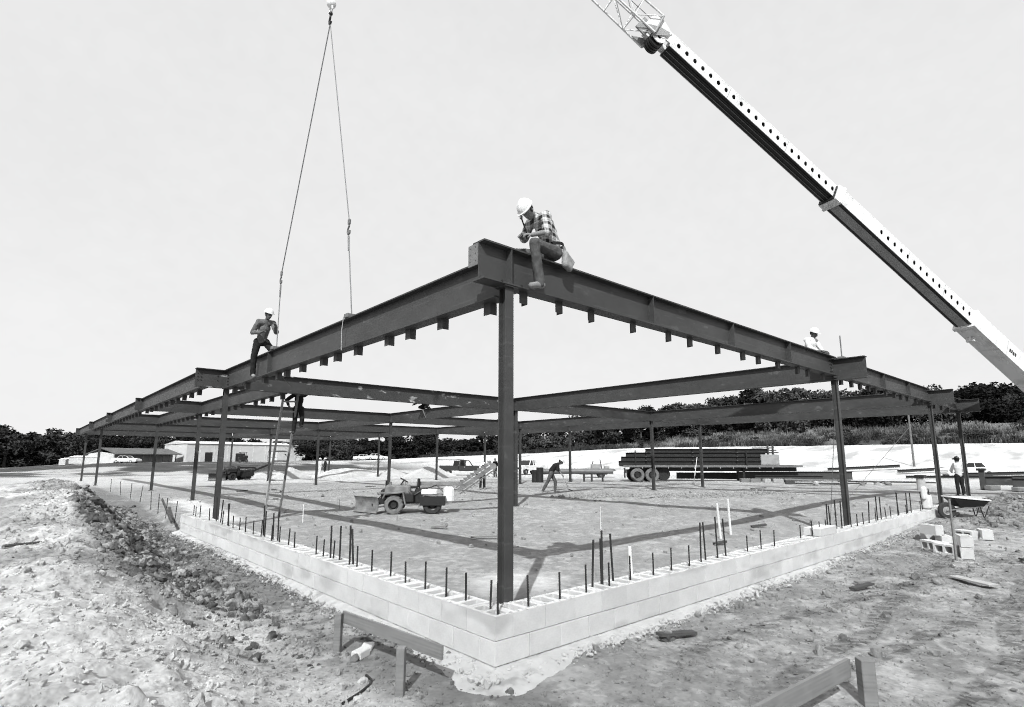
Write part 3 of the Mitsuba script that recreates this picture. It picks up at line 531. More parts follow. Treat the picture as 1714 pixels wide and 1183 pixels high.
# ---------------------------------------------------------------- people
def ball(p, r, n=12): return m3d.Manifold.sphere(r, n).translate(tuple(map(float, p)))
def bone(p, q, r1, r2, n=12): return m3d.Manifold.batch_hull([ball(p, r1, n), ball(q, r2, n)])
def blend(ms, fine, it=8, lim=None):
    m = m3d.Manifold.batch_boolean(ms, m3d.OpType.Add).refine_to_length(fine).to_mesh()
    t = trimesh.Trimesh(np.array(m.vert_properties[:, :3]), np.array(m.tri_verts)); trimesh.smoothing.filter_taubin(t, iterations=it); return t
def unit(v): v = np.array(v, float); return v/np.linalg.norm(v)
PS = [np.zeros(3), 1.]
def part_(k, n, m, *a_, **kw):
    m = m.copy(); m.vertices = PS[0] + (m.vertices-PS[0])*PS[1]; return part(k, n, m, *a_, **kw)
def person(label, J, face, up, shirt='white_cloth', pants='dark_cloth', hat='hard_hat', sleeves='long', fine=.03, skin='skin', boots='leather', fingers=False, hat_kind='hard', group=None, curl=None):
    """J: world joints. hipL hipR kneL kneR ankL ankR toeL toeR waist chest neck head shoL shoR elbL elbR wriL wriR hanL hanR"""
    J = {a: np.array(b, float) for a, b in J.items()}; f = unit(face); u = np.array(up, float); u = unit(u-f*(u@f)); s = np.cross(u, f)
    h = J['head']; seg = 14 if fine < .03 else 10
    B = [bone(J['waist'], J['chest'], .11, .135, seg), bone(J['hipL'], J['hipR'], .095, .095, seg), bone(J['waist'], (J['hipL']+J['hipR'])/2, .11, .11, seg), bone(J['shoL'], J['shoR'], .065, .065, seg), bone(J['chest'], J['neck'], .12, .055, seg), bone(J['neck'], h-u*.05, .052, .055, seg)]
    B += [m3d.Manifold.batch_hull([ball(h+u*.03-f*.02, .088, seg), ball(h+u*.02+f*.025, .078, seg), ball(h-u*.085+f*.05, .040, seg), ball(h-u*.03+f*.05, .055, seg)]),
          m3d.Manifold.batch_hull([ball(h+u*.01+f*.098, .010, 8), ball(h-u*.035+f*.118, .013, 8), ball(h-u*.035+f*.09, .018, 8)]), bone(h+s*.082-u*.0, h+s*.088-u*.03, .018, .012, 8), bone(h-s*.082, h-s*.088-u*.03, .018, .012, 8),
          bone(h-u*.07+f*.075+s*.018, h-u*.07+f*.075-s*.018, .012, .012, 8)]
    for L in 'LR':
        sh, e, w, hn = J['sho'+L], J['elb'+L], J['wri'+L], J['han'+L]; d = unit(hn-w)
        B += [bone(sh, e, .058, .043, seg), bone(e, w, .043, .030, seg)]
        side = unit(np.cross(d, u if abs(d@u) < .9 else f)); nrm = np.cross(side, d)
        B.append(m3d.Manifold.batch_hull([ball(w, .026, 8), ball(w+d*.085+side*.034, .014, 8), ball(w+d*.085-side*.034, .014, 8), ball(w+d*.02+side*.02, .018, 8)]))
        if fingers:
            for i, (o, l) in enumerate(((-.032, .062), (-.011, .074), (.011, .070), (.032, .055))):
                p = w+d*.085+side*o; p1 = p+(d*.8-nrm*.45)*l*.5; p2 = p1+(d*.15-nrm)*l*.5; B += [bone(p, p1, .0105, .0095, 8), bone(p1, p2, .0095, .008, 8)]
            p = w+d*.03-side*.03; p1 = p+(d*.5-side*.6-nrm*.3)*.05; B += [bone(p, p1, .013, .011, 8), bone(p1, p1+(d*.7-nrm*.6)*.03, .011, .009, 8)]
        else: B.append(bone(w+d*.08, w+d*.15-nrm*.03, .028, .018, 8))
        B += [bone(J['hip'+L], J['kne'+L], .085, .058, seg), bone(J['kne'+L], J['ank'+L], .056, .040, seg), bone(J['ank'+L], J['toe'+L], .042, .032, seg)]
    k = thing('person', label, 'person', group)
    part_(k, 'body', blend(B, fine), skin, smooth=True)
    c = .016
    S = [bone(J['waist'], J['chest'], .115+c, .14+c, seg), bone(J['shoL'], J['shoR'], .068+c, .068+c, seg), bone(J['chest'], J['neck'], .122+c, .05+c, seg), bone(J['waist'], (J['hipL']+J['hipR'])/2+(J['waist']-(J['hipL']+J['hipR'])/2)*.35, .115+c, .12+c, seg)]
    for L in 'LR':
        S.append(bone(J['sho'+L], J['elb'+L], .062+c, .050+c, seg))
        if sleeves == 'long': S.append(bone(J['elb'+L], J['wri'+L]+(J['elb'+L]-J['wri'+L])*.12, .046+c, .032+c, seg))
        else: S[-1] = bone(J['sho'+L], J['sho'+L]+(J['elb'+L]-J['sho'+L])*(.97 if sleeves == 'elbow' else .62), .062+c, .054+c, seg)
    def crease(t, amp):
        n = meshkit.fbm(t.vertices*14, 3, 8)-.5; t.vertices = t.vertices + t.vertex_normals*(n*amp)[:, None]; return t
    part_(k, 'shirt', crease(blend(S, fine), .022), shirt, smooth=True)
    P = [bone(J['hipL'], J['hipR'], .097+c, .097+c, seg), bone((J['hipL']+J['hipR'])/2, (J['hipL']+J['hipR'])/2+(J['waist']-(J['hipL']+J['hipR'])/2)*.6, .10+c, .11+c, seg)]
    for L in 'LR': P += [bone(J['hip'+L], J['kne'+L], .090+c, .062+c, seg), bone(J['kne'+L], J['ank'+L], .060+c, .054+c, seg)]
    part_(k, 'trousers', crease(blend(P, fine), .022), pants, smooth=True)
    for L in 'LR':
        a, t = J['ank'+L], J['toe'+L]; d = unit(t-a)
        part_(k, 'boot', blend([bone(a-d*.05-np.array([0, 0, .03]), t, .050, .042, seg), bone(a, a+np.array([0, 0, .05]), .05, .05, seg)], fine), boots, smooth=True)
    M = frame_M(h, f, s, u)
    hr = trimesh.creation.icosphere(subdivisions=2, radius=1.); hr.vertices = hr.vertices*np.array([.098, .092, .105])+np.array([-.022, 0, .025]); hr.apply_transform(M)
    keep = ((hr.triangles_center-h)@f < .035); hr.update_faces(keep); part_(k, 'hair', hr, 'hair', smooth=True)
    if hat:
        d = trimesh.creation.icosphere(subdivisions=3, radius=1.); v = d.vertices.copy(); low = v[:, 2] < 0; v[:, 2] = np.where(low, v[:, 2]*.02, v[:, 2])
        if hat_kind == 'hard':
            v = v*np.array([.145, .118, .13]); v[:, 2] += .010*np.exp(-(v[:, 1]/.018)**2)*(v[:, 2] > .02)
            br = trimesh.creation.cylinder(1., .014, sections=28); br.vertices = br.vertices*np.array([.165, .13, 1]) + np.array([.022, 0, 0])
        else:
            v = v*np.array([.115, .10, .13]); br = trimesh.creation.cylinder(1., .012, sections=28); br.vertices = br.vertices*np.array([.19, .16, 1]); br.vertices[:, 2] += 1.2*br.vertices[:, 1]**2
        d.vertices = v; t = cat([d, br]); t.vertices += np.array([-.012, 0, .055]); t.apply_transform(M); part_(k, 'hat', t, hat, smooth=40)
    return k
def posed(o, yaw, P):
    c, s = math.cos(yaw), math.sin(yaw); return {k: (o[0]+c*v[0]-s*v[1], o[1]+s*v[0]+c*v[1], o[2]+v[2]) for k, v in P.items()}, (lambda v: (c*v[0]-s*v[1], s*v[0]+c*v[1], v[2]))
STAND = dict(hipL=(0, .09, .92), hipR=(0, -.09, .92), kneL=(.03, .10, .50), kneR=(.0, -.11, .50), ankL=(-.01, .11, .10), ankR=(-.03, -.12, .10), toeL=(.16, .13, .045), toeR=(.13, -.15, .045), waist=(.0, 0, 1.05), chest=(.0, 0, 1.28), neck=(0, 0, 1.48), head=(.02, 0, 1.63),
             shoL=(0, .17, 1.42), shoR=(0, -.17, 1.42), elbL=(-.03, .23, 1.14), elbR=(-.03, -.23, 1.14), wriL=(.12, .20, .94), wriR=(.12, -.20, .94), hanL=(.18, .19, .88), hanR=(.18, -.19, .88))
def standing(px, D, yaw, label, z=None, o=None, face=(1, 0, -.15), **kw):
    p = stand(px, D) if o is None else o
    PS[:] = [np.array(p, float), kw.pop('sc', 1.)]; over = kw.pop('pose', {}); J, w = posed(p, yaw, {**STAND, **over}); return person(label, J, w(face), w((.1, 0, 1)), **kw)
# the man astride the near right beam (he faces the corner column)
J = dict(hipL=(1.47, .41, 4.80), hipR=(1.47, .60, 4.80), kneL=(.93, .30, 4.78), kneR=(.99, .74, 4.76), ankL=(1.08, .345, 4.225), ankR=(1.05, .68, 4.25), toeL=(.90, .33, 4.160), toeR=(.90, .69, 4.15),
         waist=(1.49, .5, 4.97), chest=(1.34, .5, 5.20), neck=(1.12, .49, 5.31), head=(.955, .47, 5.33), shoL=(1.18, .31, 5.26), shoR=(1.20, .68, 5.26), elbL=(1.16, .27, 5.00), elbR=(1.12, .72, 5.02), wriL=(.94, .36, 4.92), wriR=(.93, .55, 4.93), hanL=(.86, .39, 4.92), hanR=(.86, .52, 4.94))
mk = person('ironworker in plaid shirt and white hard hat sitting astride the near right beam, head bowed', J, (-.52, -.10, -.85), (-.85, 0, .52), 'plaid_cloth', 'denim', 'hard_hat', 'elbow', .02, 'skin', 'leather', True)
part(mk, 'belt', blend([bone((1.50, .42, 4.925), (1.50, .58, 4.925), .125, .125)], .03, 3).slice_plane((0, 0, 4.90), (0, 0, 1)).slice_plane((0, 0, 4.95), (0, 0, -1)), 'dark_cloth', smooth=True)
k = thing('tool_pouch', 'pale leather tool pouch hanging at the hip of the man in plaid', 'pouch')
put(k, blend([m3d.Manifold.batch_hull([ball((1.60, .33, 4.80), .05), ball((1.72, .35, 4.70), .05), ball((1.58, .31, 4.62), .06), ball((1.68, .32, 4.58), .05)]), bone((1.58, .34, 4.90), (1.62, .33, 4.76), .025, .03), m3d.Manifold.batch_hull([ball((1.70, .35, 4.78), .03), ball((1.80, .36, 4.72), .03), ball((1.70, .34, 4.60), .04)])], .02), 'leather', smooth=True)
k = thing('spud_wrench', 'slim dark spud wrench in the hand of the man in plaid', 'wrench')
put(k, cat([tube((.90, .40, 4.90), (.72, .34, 5.10), .011, n=8), boxm(.05, .025, .06, (.715, .34, 5.11), bev=.008)]), 'black_paint')
# the man standing on the near left beam, back to the camera, holding the sling
J = dict(hipL=(.61, 10.74, 4.95), hipR=(.42, 10.82, 4.95), kneL=(.76, 10.50, 4.66), kneR=(.36, 10.86, 4.50), ankL=(.80, 10.62, 4.22), ankR=(.40, 10.95, 4.06), toeL=(.80, 10.46, 4.14), toeR=(.39, 10.80, 3.995),
         waist=(.51, 10.74, 5.09), chest=(.51, 10.60, 5.32), neck=(.51, 10.44, 5.51), head=(.51, 10.33, 5.64), shoL=(.68, 10.46, 5.45), shoR=(.33, 10.52, 5.45), elbL=(.72, 10.26, 5.17), elbR=(.24, 10.70, 5.17), wriL=(.58, 9.95, 5.28), wriR=(.36, 10.38, 5.14), hanL=(.535, 9.86, 5.34), hanR=(.45, 10.30, 5.19))
mk = person('ironworker in grey shirt and hard hat standing on the left beam, gripping the sling', J, (.25, -.9, -.35), (.1, -.3, 1), 'grey_cloth', 'dark_cloth', 'hard_hat', 'long', .02, 'tan_skin', 'leather', True)
# the man sitting on the girder behind the near right beam
J, w = posed((12.95, 1.08, 3.88), math.radians(250), {**STAND, 'kneL': (.42, .16, .90), 'kneR': (.42, -.16, .90), 'ankL': (.38, .17, .46), 'ankR': (.38, -.17, .46), 'toeL': (.52, .18, .40), 'toeR': (.52, -.18, .40), 'chest': (.06, 0, 1.24), 'neck': (.13, 0, 1.40), 'head': (.20, 0, 1.52), 'shoL': (.08, .17, 1.34), 'shoR': (.08, -.17, 1.34), 'elbL': (.2, .22, 1.08), 'elbR': (.2, -.22, 1.08), 'wriL': (.36, .1, .98), 'wriR': (.36, -.1, .98), 'hanL': (.42, .06, .97), 'hanR': (.42, -.06, .97)})
person('worker in white shirt and hard hat visible only above the right beam', J, w((.9, .2, -.5)), w((.4, 0, 1)), 'white_cloth', 'denim', 'hard_hat', 'long', .03, 'tan_skin')
# the man on the ladder
J, w = posed((3.15, 14.86, 2.62), math.radians(-100), {**STAND, 'kneL': (.12, .12, .56), 'ankL': (.02, .12, .32), 'toeL': (.16, .13, .30), 'kneR': (.05, -.11, .48), 'elbL': (.05, .36, 1.55), 'wriL': (.26, .26, 1.72), 'hanL': (.32, .24, 1.78), 'elbR': (-.06, -.40, 1.22), 'wriR': (.10, -.36, 1.02), 'hanR': (.16, -.34, .96)})
person('worker in black clothes standing high on the ladder, head hidden behind the scuffed girder', J, w((1, 0, .1)), (0, 0, 1), 'dark_cloth', 'dark_cloth', 'black_paint', 'long', .03, 'tan_skin', 'black_paint')
# the man crouched over an interior girder
J, w = posed((13.0, 21.9, 3.93), math.radians(200), {**STAND, 'kneL': (.34, .22, .74), 'kneR': (.34, -.22, .74), 'ankL': (-.02, .2, .72), 'ankR': (-.02, -.2, .72), 'toeL': (-.16, .2, .70), 'toeR': (-.16, -.2, .70), 'waist': (.12, 0, 1.0), 'chest': (.32, 0, 1.06), 'neck': (.52, 0, 1.04), 'head': (.66, 0, 1.02), 'shoL': (.42, .17, 1.06), 'shoR': (.42, -.17, 1.06), 'elbL': (.6, .4, 1.04), 'elbR': (.6, -.36, .92), 'wriL': (.8, .56, 1.08), 'wriR': (.8, -.3, .86), 'hanL': (.86, .6, 1.1), 'hanR': (.86, -.28, .84)})
person('worker in dark clothes crouching low over an interior girder in the middle of the frame', J, w((.9, 0, -.5)), w((.3, 0, 1)), 'dark_cloth', 'dark_cloth', 'black_paint', 'long', .035, 'tan_skin', 'black_paint')
# the man shovelling
right_yaw = math.atan2(RH[1], RH[0])
so = (19.5, 18.35, gz(19.5, 18.35))
PS[:] = [np.array(so), 1.28]
J, w = posed(so, right_yaw, dict(hipL=(.02, .09, .86), hipR=(.02, -.09, .86), kneL=(.22, .10, .47), kneR=(-.16, -.11, .46), ankL=(.20, .11, .10), ankR=(-.36, -.12, .10), toeL=(.36, .12, .045), toeR=(-.20, -.14, .045), waist=(.06, 0, 1.0), chest=(.22, 0, 1.17), neck=(.38, 0, 1.30), head=(.48, 0, 1.38), shoL=(.32, .17, 1.26), shoR=(.32, -.17, 1.26),
    elbL=(.38, .20, .98), elbR=(.30, -.24, 1.0), wriL=(.52, .05, .80), wriR=(.36, -.05, 1.02), hanL=(.56, .02, .76), hanR=(.40, -.03, 1.0)))
person('man in dark shirt and white hat bending to shovel in the middle of the floor', J, w((.8, -.1, -.55)), w((.5, 0, 1)), 'dark_cloth', 'denim', 'hard_hat', 'elbow', .03, 'tan_skin')
_, w0 = posed(so, right_yaw, {}); sp = lambda *v: np.array(so)+1.28*np.array(w0(v))
k = thing('shovel', 'long handled shovel held by the man in the dark shirt', 'shovel'); part(k, 'handle', tube(sp(.34, -.04, 1.10), sp(.80, .05, .22), .018, n=8), 'pale_wood')
bl = trimesh.creation.icosphere(subdivisions=2, radius=1.); bl.vertices *= np.array([.19, .14, .03]); part(k, 'blade', rot(bl, .35, (0, 1, 0)).apply_translation((0, 0, 0)).apply_transform(frame_M(sp(.90, .05, .10), unit(w0((1, 0, 0))), unit(w0((0, 1, 0))), (0, 0, 1))), 'black_paint', smooth=40)
standing(536, 61, math.radians(10), 'man in white clothes and white hard hat by the largest sand pile', sc=1.12, shirt='white_cloth', pants='white_cloth', fine=.045)
standing(545, 61.5, math.radians(170), 'man in black clothes beside the man in white by the sand pile', sc=1.12, shirt='dark_cloth', pants='dark_cloth', hat='white_paint', fine=.045)
standing(808, 36.5, math.radians(240), 'man in white shirt and dark trousers bending behind the trencher boom', sc=1.12, fine=.04, pose={'waist': (.08, 0, 1.02), 'chest': (.22, 0, 1.20), 'neck': (.36, 0, 1.33), 'head': (.46, 0, 1.40), 'shoL': (.3, .17, 1.3), 'shoR': (.3, -.17, 1.3), 'elbL': (.34, .22, 1.02), 'elbR': (.34, -.22, 1.02), 'wriL': (.46, .14, .82), 'wriR': (.46, -.14, .82), 'hanL': (.5, .1, .76), 'hanR': (.5, -.1, .76)})
standing(829, 56, math.radians(200), 'man in dark clothes and white hard hat standing just left of the corner column', sc=1.08, shirt='dark_cloth', pants='dark_cloth', fine=.045)
standing(0, 0, math.radians(50), 'man in white shirt and dark brimmed hat standing beside the last right column', sc=1.08, o=(30.4, .95, -.05), hat='black_paint', hat_kind='brim', fine=.03, sleeves='elbow', pose={'elbL': (.05, .30, 1.16), 'elbR': (.05, -.30, 1.16), 'wriL': (.2, .16, 1.08), 'wriR': (.2, -.16, 1.08), 'hanL': (.26, .1, 1.08), 'hanR': (.26, -.1, 1.08)})
# ---------------------------------------------------------------- sling chains and hook on the left beam
RX_ = np.array([.52, 7.25, 13.05])
k = thing('hook_ball', 'white crane headache ball and hook at the top edge of the sky', 'hook')
part(k, 'ball', ico(.115, 3, RX_+(0, 0, .10)), 'white_paint', smooth=True); part(k, 'shackle', poly_tube([RX_+(0, -.07, .0), RX_+(0, -.08, -.10), RX_+(0, 0, -.16), RX_+(0, .08, -.10), RX_+(0, .07, .0)], .022, 8), 'white_paint'); part(k, 'line', tube(RX_+(0, 0, .1), (.5, 7.2, 20.8), .012, n=6), 'mid_paint')
part(k, 'hook', cat([poly_tube([RX_+(0, 0, -.12), RX_+(0, .02, -.28), RX_+(0, .07, -.36), RX_+(0, .06, -.44), RX_+(0, 0, -.48), RX_+(0, -.05, -.42)], .026, 8), ico(.05, 2, RX_+(0, 0, -.18))]), 'black_paint')
def link_rig(P, name, tilt):
    return [poly_tube([P+(0, .0, .22), P+(0, 0, .10), P+(0, .05, .05), P+(0, .06, -.02), P+(0, .02, -.08), P+(0, -.04, -.06), P+(0, -.05, 0)], .020, 8), boxm(.05, .07, .12, tuple(P+(0, 0, .2)), bev=.01), tube(P+(0, 0, -.12), P+np.array(tilt)*.45, .022, .022, 8)]
for end, low, lb, tilt, th in [((.52, 9.54, 4.60), (.52, 9.56, 6.42), 'left sling cable running down past the standing man to the beam', (0, 0, -1.), .014), ((.52, 5.2, 4.60), (.52, 5.53, 6.52), 'right sling cable running down to a clamp on the left beam', (0, -.1, -1.), .010)]:
    k = thing('sling', lb, 'sling'); top = RX_+(0, 0, -.46); P = np.array(low)
    part(k, 'cable', poly_tube([top, P+(0, 0, .2)], th, 6), 'mid_paint'); part(k, 'hook', cat(link_rig(P, '', tilt)), 'mid_paint'); part(k, 'lower_cable', poly_tube([P+(0, 0, -.1), np.array(end)+(0, 0, .05)], .012, 6), 'mid_paint')
    part(k, 'clamp', boxm(.26, .16, .09, (end[0], end[1], 4.59), bev=.01), 'mid_paint')
k = thing('tag_line', 'thin pale rope hanging from the sling clamp down across the beam web', 'rope'); put(k, poly_tube([(.42, 5.35, 4.6), (.40, 5.36, 4.3), (.40, 5.33, 3.9)], .010, 5), 'pale_wood')

# ---------------------------------------------------------------- crane boom
JB, EB = np.array([.5, 7.2, 21.0]), np.array([27.98, -2.12, 5.48]); bd = unit(EB-JB); bs_ = unit(np.cross(bd, (0, 0, 1))); bu = unit(np.cross(bs_, bd))
if bs_@(CAM-EB) < 0: bs_ = -bs_
def bM(t): return frame_M(JB+bd*t, bd, bu, bs_)               # x down the boom, y up, z towards the camera side
def bpart(parent, name, t, mesh, m, **kw):
    mesh = mesh.copy(); mesh.apply_transform(bM(t)); 
    if mesh.volume < 0: mesh.invert()
    return part(parent, name, mesh, m, **kw)
crane = thing('crane', 'long white telescopic crane boom with round lightening holes and lattice jib rising from the right', 'crane')
def section(name, t0, t1, h, w, holes, r, under):
    L = t1-t0; rect = sg.box(0, -h/2, L, h/2)
    side = rect.difference(unary_union([__import__('shapely').affinity.scale(sg.Point(x, h*.04).buffer(r, 5), .9, 1.15) for x in holes])) if holes else rect
    k = bpart(crane, name, t0, cat([extr(side, .02, frame_M((0, 0, w/2-.02), (1, 0, 0), (0, 1, 0), (0, 0, 1))), extr(rect, .02, frame_M((0, 0, -w/2), (1, 0, 0), (0, 1, 0), (0, 0, 1))), boxm(L, .02, w-.004, (L/2, h/2-.012, 0)), boxm(L, .03, .05, (L/2, h/2+.012, w/2-.02))]), 'white_paint')
    bpart(crane, 'underside', t0, boxm(L, .02, w-.004, (L/2, -h/2+.012, 0)), 'black_paint' if holes else under); bpart(crane, 'wear_strip', t0, boxm(L-.2, .02, w*.55, (L/2, -h/2-.012, 0)), under)
    if holes: bpart(crane, 'inner_boom', t0, boxm(L-.02, h*.8, .02, (L/2, 0, w/2-.13)), 'mid_paint')
    return k
FT = [12.25+i*.368 for i in range(22)]
section('fly_section', 11.95, 20.6, .50, .52, [t-11.95 for t in FT], .085, 'black_paint')
section('mid_section', 20.35, 29.0, .60, .62, [22.75-20.35+i*.405 for i in range(15)], .088, 'grey_paint')
section('base_section', 28.85, 42.5, .74, .74, [], 0, 'white_paint')
bpart(crane, 'wear_collar', 20.28, cat([boxm(.22, .68, .70, (0, -.02, 0)), boxm(.10, .74, .76, (.16, -.01, 0))]), 'white_paint'); bpart(crane, 'wear_collar', 28.78, cat([boxm(.16, .80, .82, (0, -.01, 0))]), 'white_paint')
bpart(crane, 'dark_trim', 20.12, boxm(.05, .60, .62, (0, -.08, .0)), 'black_paint'); bpart(crane, 'rope_guide', 29.4, cat([boxm(.10, .30, .06, (0, -.45, -.1)), boxm(.10, .06, .3, (.05, -.56, -.1)), boxm(.10, .06, .3, (.05, -.46, -.1))]), 'white_paint')
bpart(crane, 'marking', 31.2, cat([boxm(.09, .16, .012, (i*.13, -.02+.02*(i % 2), .374)) for i in range(4)]), 'black_paint')
hd_ = bpart(crane, 'boom_head', 11.2, cat([boxm(.95, .42, .05, (.35, .06, .23)), boxm(.95, .42, .05, (.35, .06, -.23)), boxm(.3, .05, .5, (.1, .27, 0)), extr([(-.2, -.3), (.55, -.25), (.75, .2), (.2, .42), (-.1, .3)], .03, frame_M((-.1, 0, .26), (1, 0, 0), (0, 1, 0), (0, 0, 1)))]), 'white_paint')
sh = [trimesh.creation.cylinder(.26, .07, sections=28).apply_translation((0.0, -.34, z)) for z in (-.15, -.05, .05, .15)]
bpart(crane, 'sheave', 11.5, cat(sh+[trimesh.creation.cylinder(.05, .5, sections=12).apply_translation((0, -.34, 0))]), 'black_paint'); bpart(crane, 'sheave_guard', 11.45, cat([extr(sg.Point(0, 0).buffer(.25).difference(sg.Point(.02, -.03).buffer(.07)), .03, frame_M((.05, -.25, .24), (1, 0, 0), (0, 1, 0), (0, 0, 1)))]), 'white_paint')
bpart(crane, 'winch_plate', 11.0, extr([(-.3, -.42), (.1, -.46), (.2, .1), (-.2, .16)], .05, frame_M((0, 0, .05), (1, 0, 0), (0, 1, 0), (0, 0, 1))), 'grey_paint')
jc = []; J0, J1, hw0, hw1 = 11.3, .4, .36, .15
def jp(t, sy, sz):
    q = (t-J1)/(J0-J1); return np.array([t-J1, sy*(hw1+(hw0-hw1)*q)*1.15+.02, sz*(hw1+(hw0-hw1)*q)])
ts = [J1+(J0-J1)*i/13 for i in range(14)]
for sy in (-1, 1):
    for sz in (-1, 1): jc.append(tube(jp(J1, sy, sz), jp(J0, sy, sz), .032, n=8))
for i, (a, b) in enumerate(zip(ts[:-1], ts[1:])):
    s = 1 if i % 2 else -1
    for sz in (-1, 1): jc += [tube(jp(a, s, sz), jp(b, -s, sz), .017, n=6), tube(jp(a, -1, sz), jp(a, 1, sz), .017, n=6)]
    for sy in (-1, 1): jc += [tube(jp(a, sy, s), jp(b, sy, -s), .017, n=6), tube(jp(a, sy, -1), jp(a, sy, 1), .017, n=6)]
bpart(crane, 'jib', J1, cat(jc), 'white_paint'); bpart(crane, 'jib_foot', J1, cat([tube(jp(J0, a_, b_), jp(J0, c_, d_), .035, n=8) for a_, b_, c_, d_ in ((-1, -1, -1, 1), (1, -1, 1, 1), (-1, -1, 1, -1), (-1, 1, 1, 1))]+[extr([(J0-J1-.5, -.40), (J0-J1+.05, -.42), (J0-J1+.45, -.05), (J0-J1+.45, .12), (J0-J1+.05, .0)], .025, frame_M((0, 0, s_*.30), (1, 0, 0), (0, 1, 0), (0, 0, 1))) for s_ in (-1, 1)]), 'grey_paint')
bpart(crane, 'jib_sheave', .25, trimesh.creation.cylinder(.2, .08, sections=24), 'black_paint')
bpart(crane, 'hoist_line', 0.3, tube((0, .35, 0), (30., .42, .1), .012, n=5), 'mid_paint')
for z_ in (-.10, .06): bpart(crane, 'boom_cable', 12.0, tube((0, -.29, z_), (8.3, -.29, z_), .012, n=5), 'mid_paint')
for t_ in (14.6, 17.5, 24.4, 26.7, 31.0, 33.0): bpart(crane, 'seam', t_, boxm(.02, .5 if t_ < 20 else .6 if t_ < 28.8 else .74, .008, (0, 0, (.26 if t_ < 20 else .31 if t_ < 28.8 else .37)+.003)), 'grey_paint')
pv = JB+bd*42.3; part(crane, 'turntable', cat([boxm(2.2, 1.6, 1.4, (pv[0]+.2, pv[1]-.1, pv[2]-.3), bev=.08), boxm(3.2, 2.6, 1.1, (pv[0]+.6, pv[1]-.3, max(.7, pv[2]-1.6)), bev=.1)]), 'grey_paint')

# ---------------------------------------------------------------- ladder against the scuffed girder
k = thing('ladder', 'tall wooden ladder leaning on the far side of the scuffed girder', 'ladder')
la, lb_ = np.array([3.10, 16.75, gz(3.3, 16.7)-.02]), np.array([2.72, 14.36, 4.45]); sd = unit(np.array([.80, -.60, 0]))*.27
part(k, 'rail', beam_box(la-sd, lb_-sd*.9, .065, .10), 'pale_wood'); part(k, 'rail', beam_box(la+sd, lb_+sd*.9, .065, .10), 'weathered_wood')
for i in range(1, 14):
    c = la+(lb_-la)*i/14; part(k, 'rung', tube(c-sd*.95, c+sd*.95, .028, n=7), 'pale_wood')

# ---------------------------------------------------------------- wheels
def wheel(parent, at, axis_, R, W, name='wheel', tyre='rubber', hubm='mid_paint', lugs=0):
    ax_ = unit(axis_); x = unit(np.cross(ax_, (0, 0, 1.))); M = frame_M(np.array(at, float), x, np.cross(ax_, x), ax_)
    prof = np.array([(R*.56, -W/2), (R*.90, -W/2), (R, -W*.30), (R, W*.30), (R*.90, W/2), (R*.56, W/2), (R*.56, -W/2)])
    t = trimesh.creation.revolve(prof, sections=36); ms = [t]
    for i in range(lugs):
        a = i*2*math.pi/lugs
        for s in (-1, 1): ms.append(boxm(R*.10, W*.52, W*.14).apply_transform(trimesh.transformations.rotation_matrix(math.pi/2, (1, 0, 0))).apply_transform(trimesh.transformations.rotation_matrix(.45*s, (1, 0, 0))).apply_translation((R*.99, 0, s*W*.24)).apply_transform(trimesh.transformations.rotation_matrix(a+s*.08, (0, 0, 1))))
    w_ = part(parent, name, cat(ms).apply_transform(M), tyre)
    r = trimesh.creation.revolve(np.array([(.0, -W*.30), (R*.30, -W*.32), (R*.42, -W*.12), (R*.58, -W*.20), (R*.58, W*.20), (R*.42, W*.12), (R*.30, W*.32), (0, W*.30)]), sections=30)
    part(w_, 'rim', r.apply_transform(M), hubm); return w_

mat('dusty_paint', lambda p, n, uv: C(.06 + .20*fbm(p.x*5, p.y*5, p.z*5, 4)), .7, .2)
mat('dark_steel', steel_fn(.016, .02), .6, .3)
